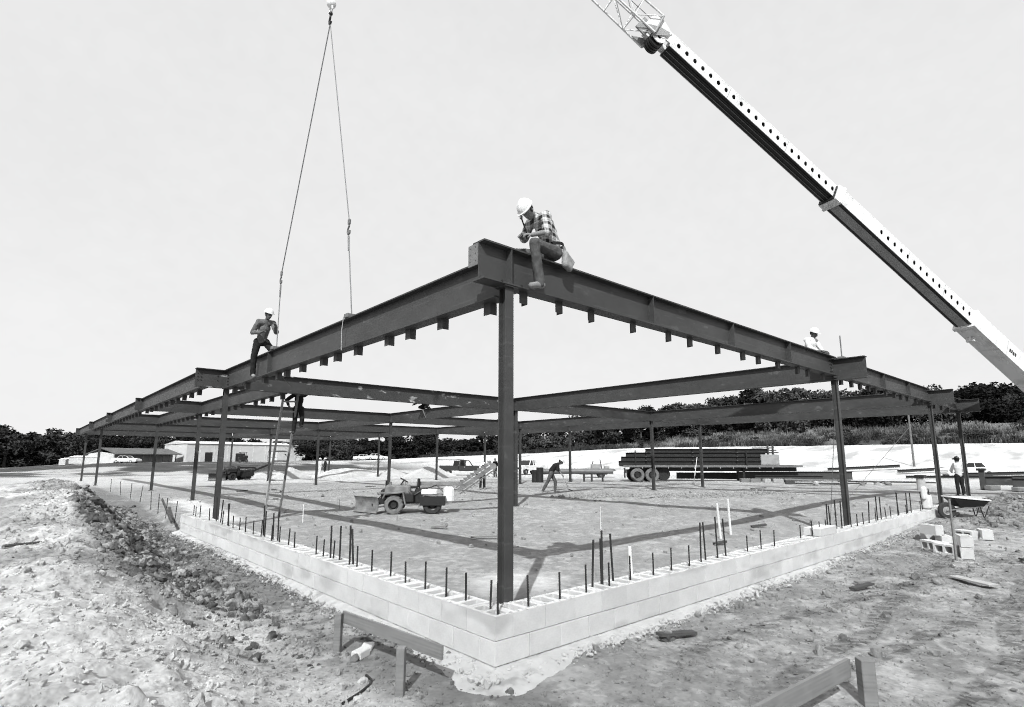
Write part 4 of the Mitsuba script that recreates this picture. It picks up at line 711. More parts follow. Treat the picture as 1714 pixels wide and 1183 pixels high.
# ---------------------------------------------------------------- ride-on trenchers
def trencher(o, yaw, label, dark=False, boom_up=.60):
    k = thing('trencher', label, 'trencher'); R = trimesh.transformations.rotation_matrix(yaw, (0, 0, 1)); R[:3, 3] = o
    def P(name, m, b, par=None, **kw): m = m.copy(); m.apply_transform(R); return part(par or k, name, m, b, **kw)
    body, lite = ('black_paint', 'black_paint') if dark else ('dusty_paint', 'dusty_paint')
    arc = [(.12*math.cos(a)*-1.2+2.0, .36+.33*math.sin(a)) for a in np.linspace(-1.3, 1.3, 9)]
    bl = sg.LineString(arc).buffer(.022, cap_style=2); P('blade', rot(extr(bl, 1.5, frame_M((0, .75, 0), (1, 0, 0), (0, 0, 1), (0, -1, 0))), .75, (0, 0, 1), (1.85, 0, 0)), body)
    P('blade_arm', cat([beam_box((1.62, s*.30, .35), (.9, s*.35, .5), .07, .1) for s in (-1, 1)]), 'black_paint')
    P('chassis', cat([boxm(2.4, .62, .20, (.35, 0, .48), bev=.03), boxm(.5, .5, .5, (1.05, 0, .70), bev=.05)]), 'black_paint')
    P('hood', cat([boxm(1.0, .74, .46, (.64, 0, .88), bev=.07), boxm(.50, .56, .10, (1.2, 0, .80), bev=.03)]), body)
    for s in (-1, 1):
        ax_ = R[:3, :3]@np.array([0, s, 0])
        for xx in (.75, -.75): wheel(k, (R@np.array([xx, s*.58, .36, 1]))[:3], ax_, .36, .28, 'wheel', 'dusty_tyre' if xx > 0 and not dark else 'rubber', 'black_paint', 14)
        f = P('fender', extr(sg.LineString([(1.18, .62), (1.08, .80), (.40, .86), (.30, .40)]).buffer(.025, cap_style=2), .34, frame_M((0, s*.58+.17, 0), (1, 0, 0), (0, 0, 1), (0, -1, 0))), lite)
        P('rear_fender', extr(sg.LineString([(-.22, .28), (-.42, .76), (-1.25, .66), (-1.27, .52)]).buffer(.03, cap_style=2), .34, frame_M((0, s*.58+.17, 0), (1, 0, 0), (0, 0, 1), (0, -1, 0))), lite)
    P('tool_box', boxm(.62, .40, .20, (-.62, .52, .86), bev=.03), lite if dark else 'white_paint'); P('oil_tank', boxm(.42, .70, .62, (-1.38, .1, .72), bev=.08), lite if dark else 'white_paint')
    P('side_skirt', boxm(1.0, .05, .36, (-.76, .765, .52), bev=.01), 'black_paint'); P('engine_cover', cat([boxm(1.0, .7, .45, (-.30, 0, .62), bev=.04), boxm(.55, .5, .35, (.25, .32, .62), bev=.04)]), 'black_paint'); P('hose', cat([poly_tube([(.3, .3, .95), (0, .42, .72), (-.4, .36, .95), (-.9, .2, 1.1)], .022, 6), poly_tube([(-.9, .12, 1.1), (-1.2, .3, .8), (-1.0, .5, .5)], .022, 6), poly_tube([(1.5, .2, .5), (1.2, .34, .75), (.9, .36, .6)], .02, 6)]), 'black_paint')
    P('roll_bar', poly_tube([(.98, .25, .95), (.95, .25, 1.22), (.95, -.25, 1.22), (.98, -.25, .95)], .022, 6), body); P('exhaust', tube((1.15, -.2, .8), (1.15, -.2, 1.28), .03, n=8), 'black_paint')
    P('seat', cat([boxm(.42, .42, .09, (.06, 0, 1.02), bev=.03), boxm(.08, .42, .34, (-.16, 0, 1.20), bev=.03)]), 'black_paint'); P('engine', cat([boxm(.5, .5, .34, (-.28, 0, .80), bev=.04), tube((-.2, .12, .9), (-.2, .12, 1.35), .03)]), 'black_paint')
    sw = trimesh.creation.torus(.17, .018, 24, 8); P('steering_wheel', rot(sw, -.5, (0, 1, 0)).apply_translation((.42, 0, 1.30)), 'black_paint'); P('steering_column', tube((.62, 0, 1.0), (.43, 0, 1.29), .025), 'black_paint')
    P('frame_beam', cat([boxm(1.75, .14, .16, (-.95, -.05, 1.16), bev=.02), beam_box((-1.8, -.05, 1.15), (-2.05, -.05, .98), .14, .15)]), body)
    a, b = np.array([-1.75, -.05, .86]), np.array([-1.75-1.75*math.cos(boom_up), -.05, .86+1.75*math.sin(boom_up)])
    bm = P('digging_boom', cat([beam_box(a, b, .10, .16), tube(b+(0, -.07, 0), b+(0, .07, 0), .13, n=14)]), body); d = unit(b-a); nn = np.array([-d[2], 0, d[0]])*np.sign(d[0])*-1
    P('digging_chain', cat([beam_box(a+nn*s*.15, b+nn*s*.15, .13, .045) for s in (-1, 1)]+[beam_box(a+d*t+nn*s*.17, a+d*(t+.05)+nn*s*.27, .16, .03) for t in np.arange(.15, 1.7, .17) for s in (-1, 1)]), 'mid_paint')
    P('control_lever', cat([tube((.3+.06*i, .25, 1.0), (.28+.06*i, .28, 1.28), .010, n=6) for i in range(4)]), 'black_paint'); return k
la_ = math.atan2(-RH[1], -RH[0])
trencher((7.95, 14.7, gz(7.9, 14.7)-.01), la_+.12, 'ride-on trencher with front blade and raised digging chain parked on the floor')
p = stand(398, 53); trencher((p[0], p[1], p[2]-.02), la_+1.0, 'dark ride-on trencher parked far back behind the left columns', True, .35)

mat('dark_enamel', .03, .3, .5)
# ---------------------------------------------------------------- pickups, car
def pickup(o, yaw, label, paint, name='pickup_truck'):
    k = thing(name, label, 'pickup truck'); R = trimesh.transformations.rotation_matrix(yaw, (0, 0, 1)); R[:3, 3] = o
    def P(nm, m, b, par=None, **kw): m = m.copy(); m.apply_transform(R); return part(par or k, nm, m, b, **kw)
    side = lambda pts, w, y0: extr(pts, w, frame_M((0, y0, 0), (1, 0, 0), (0, 0, 1), (0, -1, 0)))
    P('hood', cat([boxm(1.45, 1.8, .55, (1.75, 0, .82), bev=.08), boxm(.2, 1.86, .35, (2.45, 0, .72), bev=.05)]), paint)
    cab = sg.Polygon([(-.45, .55), (1.15, .55), (1.15, 1.08), (.70, 1.66), (-.30, 1.68), (-.45, 1.08)]); P('cab', cat([side(sg.Polygon([(-.45, .5), (1.15, .5), (1.15, 1.08), (-.45, 1.08)]), 1.8, .9), boxm(1.0, 1.5, .07, (.2, 0, 1.68), bev=.03)] + [beam_box((x0, s*.86, 1.06), (x1, s*.72, 1.67), .07, .07) for s in (-1, 1) for x0, x1 in ((1.12, .68), (-.42, -.28), (.30, .25))]), paint)
    P('windscreen', beam_box((1.10, 0, 1.08), (.70, 0, 1.65), 1.5, .02), 'dark_glass'); P('rear_window', beam_box((-.42, 0, 1.08), (-.29, 0, 1.65), 1.4, .02), 'dark_glass')
    P('bed', cat([boxm(2.1, .07, .55, (-1.55, .88, .82), bev=.02), boxm(2.1, .07, .55, (-1.55, -.88, .82), bev=.02), boxm(.07, 1.8, .55, (-2.58, 0, .82), bev=.02), boxm(2.1, 1.7, .07, (-1.55, 0, .60))]), paint)
    P('bumper', cat([boxm(.14, 1.9, .18, (2.62, 0, .52), bev=.03), boxm(.12, 1.8, .16, (-2.70, 0, .50), bev=.03)]), 'white_paint'); P('grille', boxm(.04, 1.3, .24, (2.56, 0, .76), bev=.01), 'black_paint')
    for s in (-1, 1):
        P('headlight', tube((2.5, s*.74, .78), (2.585, s*.74, .78), .10, n=16), 'white_plastic'); P('door', boxm(1.05, .02, .5, (.62, s*.905, .82), bev=.008), paint); P('door_handle', boxm(.12, .03, .03, (.22, s*.92, .95)), 'white_paint')
        for x in (1.75, -1.65): wheel(k, (R@np.array([x, s*.80, .37, 1]))[:3], R[:3, :3]@np.array([0, s, 0]), .37, .24, 'wheel', 'rubber', 'grey_paint')
    return k
p = stand(775, 63); pickup((p[0], p[1], p[2]), right_yaw+.06, 'dark old pickup truck parked behind the trencher boom', 'dark_enamel')
k2 = 'pickup_truck'; part(k2, 'pipe_rack', cat([boxm(3.0, .1, .08, (0, 0, 0)).apply_transform(frame_M((p[0]-1.0, p[1]+.9, p[2]+1.75), RH, FL, (0, 0, 1))), tube((p[0], p[1]+.2, p[2]+1.65), (p[0]-.2, p[1]+.3, p[2]+1.75), .04)]), 'black_paint')
p = stand(886, 66); pickup((p[0], p[1], p[2]), la_+.9, 'pale pickup truck partly hidden right of the corner column', 'white_paint')
def car(o, yaw, label, paint):
    k = thing('parked_car', label, 'car'); R = trimesh.transformations.rotation_matrix(yaw, (0, 0, 1)); R[:3, 3] = o
    def P(nm, m, b, **kw): m = m.copy(); m.apply_transform(R); return part(k, nm, m, b, **kw)
    side = lambda pts, w, y0: extr(pts, w, frame_M((0, y0, 0), (1, 0, 0), (0, 0, 1), (0, -1, 0)))
    P('body', side(sg.Polygon([(-2.35, .35), (2.35, .35), (2.38, .72), (1.0, .92), (-1.5, .95), (-2.38, .88)]).buffer(.05), 1.75, .875), paint)
    P('roof', cat([boxm(1.5, 1.35, .06, (-.35, 0, 1.38), bev=.025)]+[beam_box((x0, s*.80, .92), (x1, s*.66, 1.37), .05, .07) for s in (-1, 1) for x0, x1 in ((.95, .35), (-1.35, -1.05), (-.25, -.3))]), paint)
    P('window', side(sg.Polygon([(-1.35, .93), (.92, .93), (.36, 1.35), (-1.05, 1.35)]), 1.36, .68), 'dark_glass'); P('bumper', cat([boxm(.12, 1.8, .14, (2.42, 0, .48), bev=.03), boxm(.12, 1.8, .14, (-2.42, 0, .5), bev=.03)]), 'white_paint')
    for s in (-1, 1):
        P('headlight', tube((2.35, s*.6, .66), (2.42, s*.6, .66), .09, n=14), 'white_plastic')
        for x in (1.4, -1.45): wheel(k, (R@np.array([x, s*.78, .32, 1]))[:3], R[:3, :3]@np.array([0, s, 0]), .32, .2, 'wheel', 'rubber', 'grey_paint')
    return k
p = stand(1615, 53); car(p, right_yaw+math.pi, 'pale sedan parked at the foot of the sand cut at far right', 'white_paint')
p = stand(212, 108); car(p, right_yaw, 'white car parked in front of the house at far left', 'white_paint')
for px, lb in ((610, 'white car left of two far off before the dark wood'), (630, 'white car right of two far off before the dark wood')): p = stand(px, 125); car(p, right_yaw+.4, lb, 'white_paint')
p = stand(406, 112); k = thing('forklift', 'dark forklift outline in front of the white warehouse', 'forklift'); b = np.array(p)
part(k, 'body', cat([boxm(1.6, 1.1, .7, tuple(b+(0, 0, .65)), bev=.08), boxm(.7, 1.0, .5, tuple(b+(.5, -.1, 1.1)), bev=.05)]), 'black_paint'); part(k, 'cage', cat([tube(b+(x, y, .9), b+(x, y, 2.0), .05) for x in (-.6, .5) for y in (-.45, .45)]+[boxm(1.3, 1.1, .08, tuple(b+(0, 0, 2.0)))]), 'black_paint')
for x in (-.6, .6): wheel(k, b+(x, -.5, .32), (0, -1, 0), .32, .2)

# ---------------------------------------------------------------- flatbed trailer with its load
ta = np.array([33.55, 22.85]); tb = np.array([43.5, 13.2]); td = unit(tb-ta); tn = np.array([td[1], -td[0]])
if tn@(CAM[:2]-ta) < 0: tn = -tn
TL = np.linalg.norm(tb-ta)+.6; tz = gz(36, 20)-.02; TM = frame_M((ta[0], ta[1], tz), (td[0], td[1], 0), (-tn[0], -tn[1], 0), (0, 0, 1))
def tp(parent, nm, m, b, **kw): m = m.copy(); m.apply_transform(TM); return part(parent, nm, m, b, **kw)
k = thing('flatbed_trailer', 'long dark flatbed trailer with twin rear axles loaded with steel', 'trailer')
tp(k, 'deck', boxm(TL, 2.4, .12, (TL/2-.7, 1.2, 1.30), bev=.02), 'dark_wood'); tp(k, 'side_rail', boxm(TL, .06, .17, (TL/2-.7, -.035, 1.28)), 'mid_paint')
tp(k, 'chassis', cat([boxm(TL-1, .12, .34, (TL/2-.4, y, 1.05)) for y in (.7, 1.7)]+[boxm(3.0, 1.0, .3, (1.2, 1.2, .85))]), 'black_paint'); tp(k, 'mud_flap', boxm(.03, .7, .8, (-.55, .4, .72)), 'black_paint')
for i in range(12): tp(k, 'stake_pocket', boxm(.06, .04, .14, (-.2+i*1.05, -.08, 1.16)), 'grey_paint')
for x in (.45, 1.65):
    for y in (.12, .44, 1.96, 2.28): wheel(k, (TM@np.array([x, y, .56, 1]))[:3], -TM[:3, 1] if y < 1 else TM[:3, 1], .56, .28, 'wheel', 'dusty_tyre' if y < .2 else 'rubber', 'black_paint')
for x in (2.7,): tp(k, 'spare_wheel', tube((x, .5, .62), (x, 1.9, .62), .5, n=24), 'black_paint')
for y in (.5, 1.9): tp(k, 'landing_leg', cat([boxm(.16, .16, 1.1, (9.2, y, .6)), boxm(.4, .3, .05, (9.2, y, .03))]), 'black_paint')
for x in (.3, 9.3): tp(k, 'stake', boxm(.08, .05, 1.25, (x, -.05, 1.95)), 'black_paint')
lg = 'long steel beams stacked on the flatbed trailer'
def lbeam(x0, x1, y, z, D, W, label, m='dark_steel'):
    kk = thing('loaded_beam', label, 'beam', lg); b = ibeam(x1-x0, D, W, .03, .02); b.apply_translation((x0, y, z)); b.apply_transform(TM); put(kk, b, m); return kk
rows = [(1.36, .35, [(-.9, 11.2), (-.6, 11.4), (-.8, 11.0)]), (1.715, .35, [(-.8, 11.6), (-.7, 11.4), (-.4, 11.2)]), (2.07, .33, [(.2, 11.0), (-.3, 10.6), (.1, 10.4)]), (2.405, .28, [(1.2, 11.3), (2.0, 10.6)])]
nm = {0: 'bottom', 1: 'second', 2: 'third', 3: 'top'}; pos = {0: 'nearest the camera', 1: 'in the middle', 2: 'on the far side'}
for r, (z, D, ls) in enumerate(rows):
    for c, (a, b) in enumerate(ls): lbeam(a, b, .35+c*.8, z+D/2, D, .28, f'{nm[r]} layer steel beam on the trailer load, {pos[c]}')
    tp(k, 'dunnage', cat([boxm(.1, 2.3, .012, (x, 1.2, z+D+.003)) for x in (1.2, 5.0, 8.6)]), 'pale_wood')
kk = thing('crate', 'pale crate strapped at the front end of the trailer', 'crate'); m = boxm(1.5, 1.6, .85, (11.3, 1.0, 1.80), bev=.03); m.apply_transform(TM); put(kk, m, 'grey_paint')
kk = thing('beam_bundle', 'short dark beam ends crossing above the crate on the trailer', 'beam bundle')
for i in range(3): m = boxm(1.8, .18, .09, (11.2, .5+.4*i, 2.38+.20*i)); m.apply_transform(TM); part(kk, 'bar', m, 'steel')
for i in range(2): m = boxm(.10, .16, .8, (11.2+.4*i, .3, 2.6)); m.apply_transform(TM); part(kk, 'upright', m, 'steel')
# white leaning stake in front of the trailer, low girders under it
def girder(px0, px1, D0, D1, dz, dep, label, m='steel', W=.3):
    a, b = stand(px0, D0), stand(px1, D1); a, b = np.array(a)+(0, 0, dz+dep/2), np.array(b)+(0, 0, dz+dep/2); d = unit(b-a); s = unit(np.cross((0, 0, 1.), d)); u = np.cross(d, s)
    k = thing('steel_girder', label, 'girder'); t = ibeam(np.linalg.norm(b-a), dep, W, .025, .016); t.apply_transform(frame_M(a, d, s, u)); put(k, t, m)
    return k
girder(1131, 1238, 49, 48.5, .10, .55, 'low steel girder on the ground under the middle of the trailer'); girder(1233, 1424, 46.5, 45.5, .12, .66, 'deep steel girder lying on blocks right of the trailer legs'); girder(1262, 1375, 45, 44.5, .10, .42, 'shorter girder lying in front of the deep girder')
girder(1384, 1505, 62, 61, .25, .30, 'slim girder lying far back on the pale sand'); girder(1500, 1640, 58, 57, .2, .3, 'slim girder behind the pier column and in front of the sedan'); girder(1598, 1740, 52, 51, .25, .28, 'slim dark girder behind the man in the white shirt'); girder(1513, 1745, 50, 49, .1, .26, 'long low girder crossing behind the last two right columns')
girder(1640, 1690, 33, 32.6, .28, .52, 'deep girder on blocks at the right edge, left of two'); girder(1689, 1760, 32.0, 31.5, .22, .52, 'deep girder on blocks at the right edge, right of two')
for px, D, lb in ((1640, 33, 'short dark stub column on end beside the right edge girders'),):
    p = stand(px, D); k = thing('stub_column', lb, 'column'); part(k, 'shaft', boxm(.26, .26, 1.15, (p[0], p[1], p[2]+.57)), 'steel'); part(k, 'cap', boxm(.5, .42, .14, (p[0], p[1], p[2]+1.2), bev=.02), 'black_paint')
for i, (px, D, lb) in enumerate([(1245, 44, 'first timber block left under the deep girder'), (1262, 43.6, 'second timber block in the row under the deep girder'), (1281, 43.8, 'pale stone block in the row under the deep girder'), (1300, 43.4, 'timber block right of the pale stone'), (1318, 43.2, 'dark timber block at the right of the row'), (1655, 32.6, 'dunnage block under the left right-edge girder'), (1700, 31.6, 'dunnage block under the right right-edge girder')]):
    p = stand(px, D); k = thing('timber_block', lb, 'block'); put(k, rotz(boxm(.75 if i != 2 else .5, .4, .30 if i < 5 else .25, bev=.03), right_yaw+rng.uniform(-.3, .3), (p[0], p[1], p[2]+.14)), ('weathered_wood', 'weathered_wood', 'pale_concrete', 'pale_wood', 'dark_wood', 'weathered_wood', 'weathered_wood')[i])
for i, (p0, p1, D, lb) in enumerate([(1312, 1445, 40, 'long dark plank nearest in the low timber heap'), (1330, 1400, 39.2, 'short black plank at the left of the low timber heap'), (1400, 1530, 41, 'long dark plank at the right of the low timber heap'), (1430, 1560, 39.5, 'thin dark plank lying lowest at the right'), (1310, 1420, 42, 'grey plank behind the low timber heap')]):
    a, b = stand(p0, D), stand(p1, D-.6); k = thing('plank', lb, 'plank'); put(k, beam_box((a[0], a[1], a[2]+.10+.05*i), (b[0], b[1], b[2]+.10+.03*i), .28, .09), 'dark_wood' if i != 4 else 'weathered_wood')
for i, (px, D, s) in enumerate([(1408, 38.6, .3), (1440, 38.8, .22), (1466, 39.4, .3), (1482, 39, .25), (1362, 38.8, .25)]):
    p = stand(px, D); k = thing('rubble_chunk', f'broken {"pale" if i % 2 == 0 else "grey"} chunk {("left of the low planks", "below the planks, left of centre", "below the planks, right of centre", "at the right end of the planks", "in front of the black plank")[i]}', 'rubble'); m = rock_mesh(s, 70+i, 1); m.apply_translation((p[0], p[1], p[2]+s*.4)); put(k, m, 'pale_concrete' if i % 2 == 0 else 'weathered_wood')
# pipes on a saw-horse left of the trailer
k = thing('pipe', 'long grey pipe resting on a trestle left of the trailer', 'pipe'); a, b = np.array(stand(903, 46)), np.array(stand(1026, 45)); put(k, cat([tube(a+(0, 0, .80), b+(0, 0, .86), .22, n=16), tube(a+(.5, .5, .80), b+(.4, .5, .84), .2, n=16)]), 'mid_paint', smooth=40)
k = thing('trestle', 'wooden trestle carrying the long grey pipe', 'trestle')
for px in (977, 990, 1008): p = np.array(stand(px, 45.2)); part(k, 'leg', cat([boxm(.12, .12, .75, tuple(p+(0, 0, .33)), bev=.01), boxm(.12, .9, .1, tuple(p+(0, 0, .62)))]), 'dark_wood')
part(k, 'rail', beam_box(np.array(stand(975, 45.2))+(0, 0, .36), np.array(stand(1010, 45.0))+(0, 0, .36), .06, .08), 'dark_wood')
for px, D, lb, h in ((896, 43.5, 'black oil drum left of two in front of the pale truck', .95), (903.5, 43.2, 'taller black drum right of two in front of the pale truck', 1.15)):
    p = stand(px, D); k = thing('drum', lb, 'drum'); put(k, trimesh.creation.revolve(np.array([(0, 0), (.27, 0), (.28, .03), (.27, .33*h), (.285, .34*h), (.27, .36*h), (.27, .66*h), (.285, .67*h), (.27, .69*h), (.28, h-.03), (.27, h), (0, h)]), sections=24).apply_translation(p), 'black_paint', smooth=30)
p = np.array(stand(1005, 55)); k = thing('welding_trailer', 'small machine on a low trailer behind the pipes', 'machine'); part(k, 'frame', rotz(boxm(2.8, 1.0, .2, (0, 0, .75), bev=.03), right_yaw, p), 'mid_paint'); part(k, 'motor', rotz(cat([boxm(.9, .8, .5, (-.5, 0, 1.1), bev=.05), boxm(.5, .7, .3, (.6, 0, 1.0), bev=.05)]), right_yaw, p), 'grey_paint')
part(k, 'mast', rotz(cat([beam_box((-.9, 0, .9), (-.75, 0, 1.6), .08, .08), beam_box((.1, 0, .9), (-.05, 0, 1.8), .08, .08)]), right_yaw, p), 'black_paint')
for s in (-1, 1): wheel(k, tuple(p+np.array(w0((0, s*.55, .35)))), w0((0, s, 0)), .35, .2)
p = np.array(stand(626, 70)); k = thing('pallet', 'pale slatted pallet leaning beyond the two men', 'pallet')
for i in range(5): part(k, 'slat', beam_box(p+RH*.32*(i-2)*.5, p+RH*(.32*(i-2)*.5+.7)+(0, 0, 1.9), .12, .03), 'pale_wood')
for t in (.2, .8): part(k, 'rail', beam_box(p+RH*(-.4+.7*t)+(0, 0, 1.9*t), p+RH*(.4+.7*t)+(0, 0, 1.9*t), .05, .1), 'pale_wood')
p = stand(1529, 62); k = thing('pole', 'slim dark pole standing on the sand cut right of the second right column', 'pole'); put(k, tube((p[0], p[1], p[2]-.3), (p[0], p[1], sight(1523, 690, 62)[2]), .12, .09, 10), 'mid_paint')
p = np.array(stand(1537, 33)); k = thing('pier', 'pale round concrete pier with a dark cap lid behind the right wall', 'pier'); part(k, 'shaft', trimesh.creation.cylinder(.22, .75, sections=24).apply_translation(p+(0, 0, .35)), 'pale_concrete', smooth=40); part(k, 'lid', boxm(.66, .5, .16, tuple(p+(0, 0, .80)), bev=.03), 'black_paint')

# ---------------------------------------------------------------- stakes and pipes
def stick(name, label, a, b, r, m, cat_, n=8):
    k = thing(name, label, cat_); put(k, tube(a, b, r, r*.8, n), m); return k
stick('pipe_stub', 'white plastic pipe standing at the inside of the right wall near the corner', (3.16, .46, -.4), (3.10, .44, .40), .034, 'white_plastic', 'pipe')
stick('pipe_stub', 'white plastic pipe rising from the floor, left of the pair', (10.4, 2.85, -.42), (10.2, 2.8, .55), .036, 'white_plastic', 'pipe'); stick('pipe_stub', 'white plastic pipe rising from the floor, right of the pair', (11.35, 3.05, -.42), (11.2, 3.0, .62), .036, 'white_plastic', 'pipe')
p = stand(1003, 16.5); stick('survey_stake', 'thin pale survey stake alone in the middle of the floor', p, (p[0], p[1], p[2]+.75), .014, 'white_plastic', 'stake')
p = stand(513, 19); stick('survey_stake', 'thin pale survey stake right of the ladder foot', p, (p[0], p[1], p[2]+.6), .016, 'white_plastic', 'stake')
p = np.array(stand(1159, 41)); stick('survey_stake', 'pale leaning stake in front of the trailer', p, p+RH*.35+(0, 0, 1.95), .035, 'white_plastic', 'stake')
stick('grade_stake', 'tall pale wooden grade stake in front of the wheelbarrow', (12.2, -1.97, gz(12.2, -1.97)-.1), (12.12, -1.99, .84), .03, 'weathered_wood', 'stake', 4)
for i, (px, D) in enumerate([(668, 19.5), (572, 24)]): p = stand(px, D); stick('survey_stake', ('short thin stake on the floor left of the trencher wheel', 'short thin stake on the floor left of the trencher blade')[i], p, (p[0], p[1], p[2]+.42), .012, 'weathered_wood', 'stake')
k = thing('sack', 'white paper sack standing on the right wall before the wheelbarrow', 'sack'); put(k, blend([m3d.Manifold.batch_hull([ball((20.3+dx, .2+dy, z), .08) for dx in (-.14, .14) for dy in (-.05, .05) for z in (.08, .40)]), m3d.Manifold.batch_hull([ball((20.1+dx, .22, z), .07) for dx in (-.1, .1) for z in (.4, .72)])], .04, 6), 'white_cloth', smooth=True)
# ---------------------------------------------------------------- batter boards
def post(o, h, s, label, m='weathered_wood'):
    k = thing('batter_post', label, 'post'); z = gz(*o); put(k, boxm(s, s, h+.3, (o[0], o[1], z+h/2-.15), rz=.75, bev=.006), m)
post((-1.0, 1.84), .46, .085, 'squared wooden batter post left of the pair in front of the left wall'); post((-1.08, .19), .46, .085, 'squared wooden batter post right of the pair, nearest the corner')
k = thing('batter_board', 'horizontal board nailed behind the pair of wooden posts', 'board'); put(k, beam_box((-.93, 1.86, -.20), (-.72, -.02, -.22), .03, .14), 'weathered_wood')
post((2.23, -3.02), .42, .13, 'thick wooden batter post at the bottom edge of the picture')
k = thing('batter_board', 'wide board running from the bottom post out of the picture', 'board'); put(k, beam_box((2.20, -2.88, -.30), (.2, -2.72, -.31), .035, .17), 'weathered_wood')
k = thing('loose_block', 'white broken block lying behind the left batter post', 'block'); put(k, rotz(boxm(.20, .14, .09, bev=.01), .5, (-.86, 1.50, gz(-.86, 1.5)+.045)), 'block2')
k = thing('loose_block', 'flat white slab fragment just beyond the broken block', 'block'); put(k, rotz(boxm(.24, .14, .05, bev=.01), .9, (-.66, 1.72, gz(-.66, 1.72)+.03)), 'block2')
k = thing('hose', 'short dark curved hose lying on the earth below the posts', 'hose'); pp = [(-1.10, .88), (-1.12, .72), (-1.2, .60), (-1.38, .48), (-1.62, .34)]; put(k, poly_tube([(x, y, gz(x, y)+.015) for x, y in pp], .014, 8), 'black_paint')
k = thing('branch', 'dark stick lying on the spoil bank at the left edge', 'branch'); put(k, tube((-4.35, 6.0, gz(-4.3, 6.0)+.04), (-3.72, 6.3, gz(-3.7, 6.3)+.05), .022, .018, 7), 'bark')
# ---------------------------------------------------------------- wheelbarrow and block pile at the end of the right wall
wx, wy = 20.80, -.86; wz = gz(wx, wy); wbM = frame_M((wx, wy, wz), unit((-.60, .72, 0)), unit((-.72, -.60, 0)), (0, 0, 1))   # x towards the wheel
k = thing('wheelbarrow', 'wheelbarrow with dark tray and single tyre standing at the end of the right wall', 'wheelbarrow')
wbM[:3, :3] *= .86
def wb(nm, m, b, **kw): m = m.copy(); m.apply_transform(wbM); return part(k, nm, m, b, **kw)
q = np.array([(-.62, -.40, .74), (.72, -.38, .86), (.72, .38, .86), (-.62, .40, .74), (-.40, -.24, .46), (.38, -.20, .46), (.38, .20, .46), (-.40, .24, .46)])
f = np.array([(0, 1, 5), (0, 5, 4), (1, 2, 6), (1, 6, 5), (2, 3, 7), (2, 7, 6), (3, 0, 4), (3, 4, 7), (4, 5, 6), (4, 6, 7)])
wb('tray', trimesh.Trimesh(np.vstack([q, q*np.array([.97, .95, 1])+(0, 0, .02)]), np.vstack([f, f[:, ::-1]+8]), process=False), 'black_paint'); wb('tray_rim', poly_tube([q[0], q[1], q[2], q[3], q[0]], .03, 8), 'white_paint')
wb('load', trimesh.convex.convex_hull(np.vstack([q[:4]*np.array([.94, .9, 1]), (0, 0, .90), (-.3, .1, .88)])), 'pale_concrete')
wb('handle', cat([tube((.85, s*.10, .30), (-1.35, s*.34, .66), .026, n=8) for s in (-1, 1)]), 'weathered_wood'); wb('leg', cat([poly_tube([(-.30, s*.24, .50), (-.40, s*.26, .02), (-.62, s*.28, .55)], .018, 6) for s in (-1, 1)]), 'black_paint')
wheel(k, (wbM@np.array([.80, 0, .31, 1]))[:3], wbM[:3, 1], .28, .13, 'wheel', 'rubber', 'grey_paint')
hb, hb1 = block(.50, .25, .26), block(.50, .25, .26, 0); cl = 'blocks in the loose pile by the wheelbarrow'
for i, (x, y, z, rz, tilt, lb) in enumerate([(13.35, -1.30, 0, .9, 1.57, 'block standing on end at the left of the loose pile'), (13.30, -1.62, 0, 1.0, 1.57, 'second block on end in the loose pile'), (12.90, -2.05, 0, .25, 0, 'lower block at the front right of the loose pile'), (12.92, -2.04, .27, .35, 0, 'upper block of the front right pair'), (13.0, -1.66, 0, 1.2, 1.57, 'block on its side with dark hollow cells in front'), (14.6, -1.3, 0, .5, 0, 'flat block behind the loose pile'), (16.0, -1.55, 0, 1.1, 1.57, 'block on end below the wheelbarrow legs'), (16.1, -1.95, 0, .4, 0, 'block with dark hollow cell right of the wheelbarrow legs'), (15.3, -.75, 0, .2, 0, 'flat white block at the foot of the right wall'), (14.6, -1.05, .24, 1.0, 0, 'white block lying flat on top behind the loose pile')]):
    k = thing('loose_block', lb, 'block', cl); m = rot(hb.copy(), tilt, (1, 0, 0)); put(k, rotz(m, rz, (x, y, gz(x, y)+z+(.12 if tilt else .13))), f'block{i % 3}')
k = thing('board', 'pale board lying flat on the ground near the right edge', 'board'); put(k, beam_box((9.2, -3.05, gz(9.2, -3.05)+.07), (9.75, -2.35, gz(9.75, -2.35)+.05), .22, .03), 'pale_wood')
for i, (a, b, lb, m) in enumerate([((2.9, -.75), (2.35, -.55), 'dark scrap of timber at the foot of the right wall', 'dark_wood'), ((7.2, -1.35), (7.75, -1.5), 'dark splintered board on the ground right of the wall', 'dark_wood'), ((7.9, -1.2), (8.2, -1.4), 'second dark splinter beside the splintered board', 'weathered_wood'), ((12.5, -3.4), (13.1, -3.0), 'dark scrap at the right edge of the picture', 'dark_wood'), ((5.2, 7.3), (6.0, 6.7), 'pale scrap board lying on the floor behind the corner column', 'weathered_wood')]):
    k = thing('scrap', lb, 'scrap'); put(k, beam_box((a[0], a[1], gz(*a)+.05), (b[0], b[1], gz(*b)+.09), .12, .035), m)
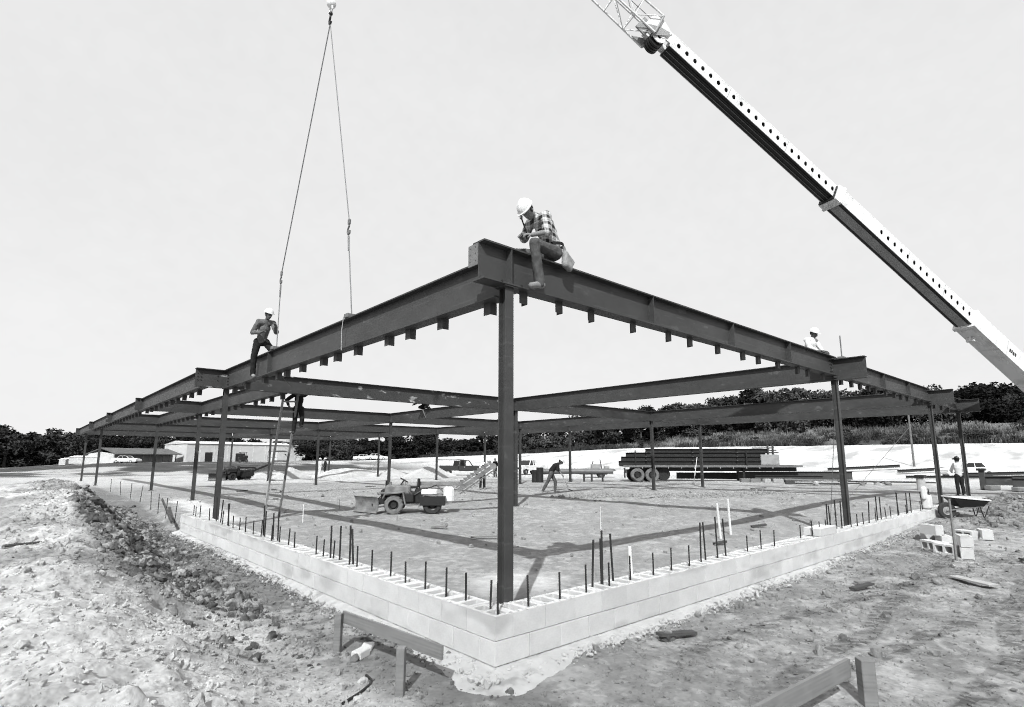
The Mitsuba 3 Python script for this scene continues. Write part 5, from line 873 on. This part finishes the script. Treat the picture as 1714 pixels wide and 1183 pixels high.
for i, (a, b) in enumerate([((13.0, .45, 4.0), (15.5, 1.8, -.2)), ((23.9, .6, 3.9), (22.0, 3.5, -.1)), ((-.05, 17.0, -.52), (.5, 24.0, -.2))]):
    k = thing('guy_wire' if i < 2 else 'sloping_board', ('thin guy wire slanting down from the right girder stub', 'thin guy wire slanting from the third right column', 'thin sloping board in the earth beyond the left wall end')[i], 'wire' if i < 2 else 'board')
    put(k, tube(a, b, .009, n=5) if i < 2 else beam_box((-.15, 16.5, -.30), (.55, 22.5, .1), .05, .09), 'mid_paint' if i < 2 else 'dark_wood')

# ---------------------------------------------------------------- scraps across the floor
for i, (px, py, L, m, lb) in enumerate([(735, 880, .55, 'weathered_wood', 'grey scrap board behind the left wall, right of the trencher'), (1000, 826, .8, 'pale_wood', 'pale lath on the floor right of the shovelling man'), (1085, 838, .9, 'pale_wood', 'pale lath in the low ridge of rubble in the middle'), (1270, 826, 1.0, 'dark_wood', 'dark board on the floor in front of the low girders'), (620, 818, .8, 'dark_wood', 'dark board behind the trencher blade'), (860, 818, .9, 'dark_wood', 'dark board right behind the corner column'), (540, 826, .7, 'weathered_wood', 'grey board right of the ladder'), (960, 816, 1.1, 'weathered_wood', 'grey board beyond the shovelling man'), (1205, 906, .35, 'dark_wood', 'dark wedge of timber between the two white pipes'), (1270, 880, .5, 'dark_wood', 'dark splinter behind the right wall'), (405, 826, .7, 'dark_wood', 'dark heap board behind the left column foot')]):
    d = FWD + RH*(px-865.8)/923.2 - UP*(py-619.2)/923.2; t = (-.3-CAM[2])/d[2]; o = CAM+d*t; an = rng.uniform(-.5, .5)+right_yaw; e = np.array([math.cos(an), math.sin(an)])*L*.9
    k = thing('scrap', lb, 'scrap'); put(k, beam_box((o[0]-e[0]/2, o[1]-e[1]/2, gz(o[0]-e[0]/2, o[1]-e[1]/2)+.04), (o[0]+e[0]/2, o[1]+e[1]/2, gz(o[0]+e[0]/2, o[1]+e[1]/2)+.09), .14, .05), m)
n = 2600; s_ = rng.uniform(0, 1, n); x = 17.5+9*s_+rng.normal(0, .5, n); y = 15.2-8.5*s_+rng.normal(0, .5, n)+1.2*np.sin(s_*9)
struct('rubble_ridge', scatter(np.stack([x, y], -1), np.clip(rng.lognormal(-3.5, .6, n), .012, .14), .25, .06), 'pale_clay', 'low pale ridge of broken clay across the middle of the floor', 'stuff', cat_='rubble')
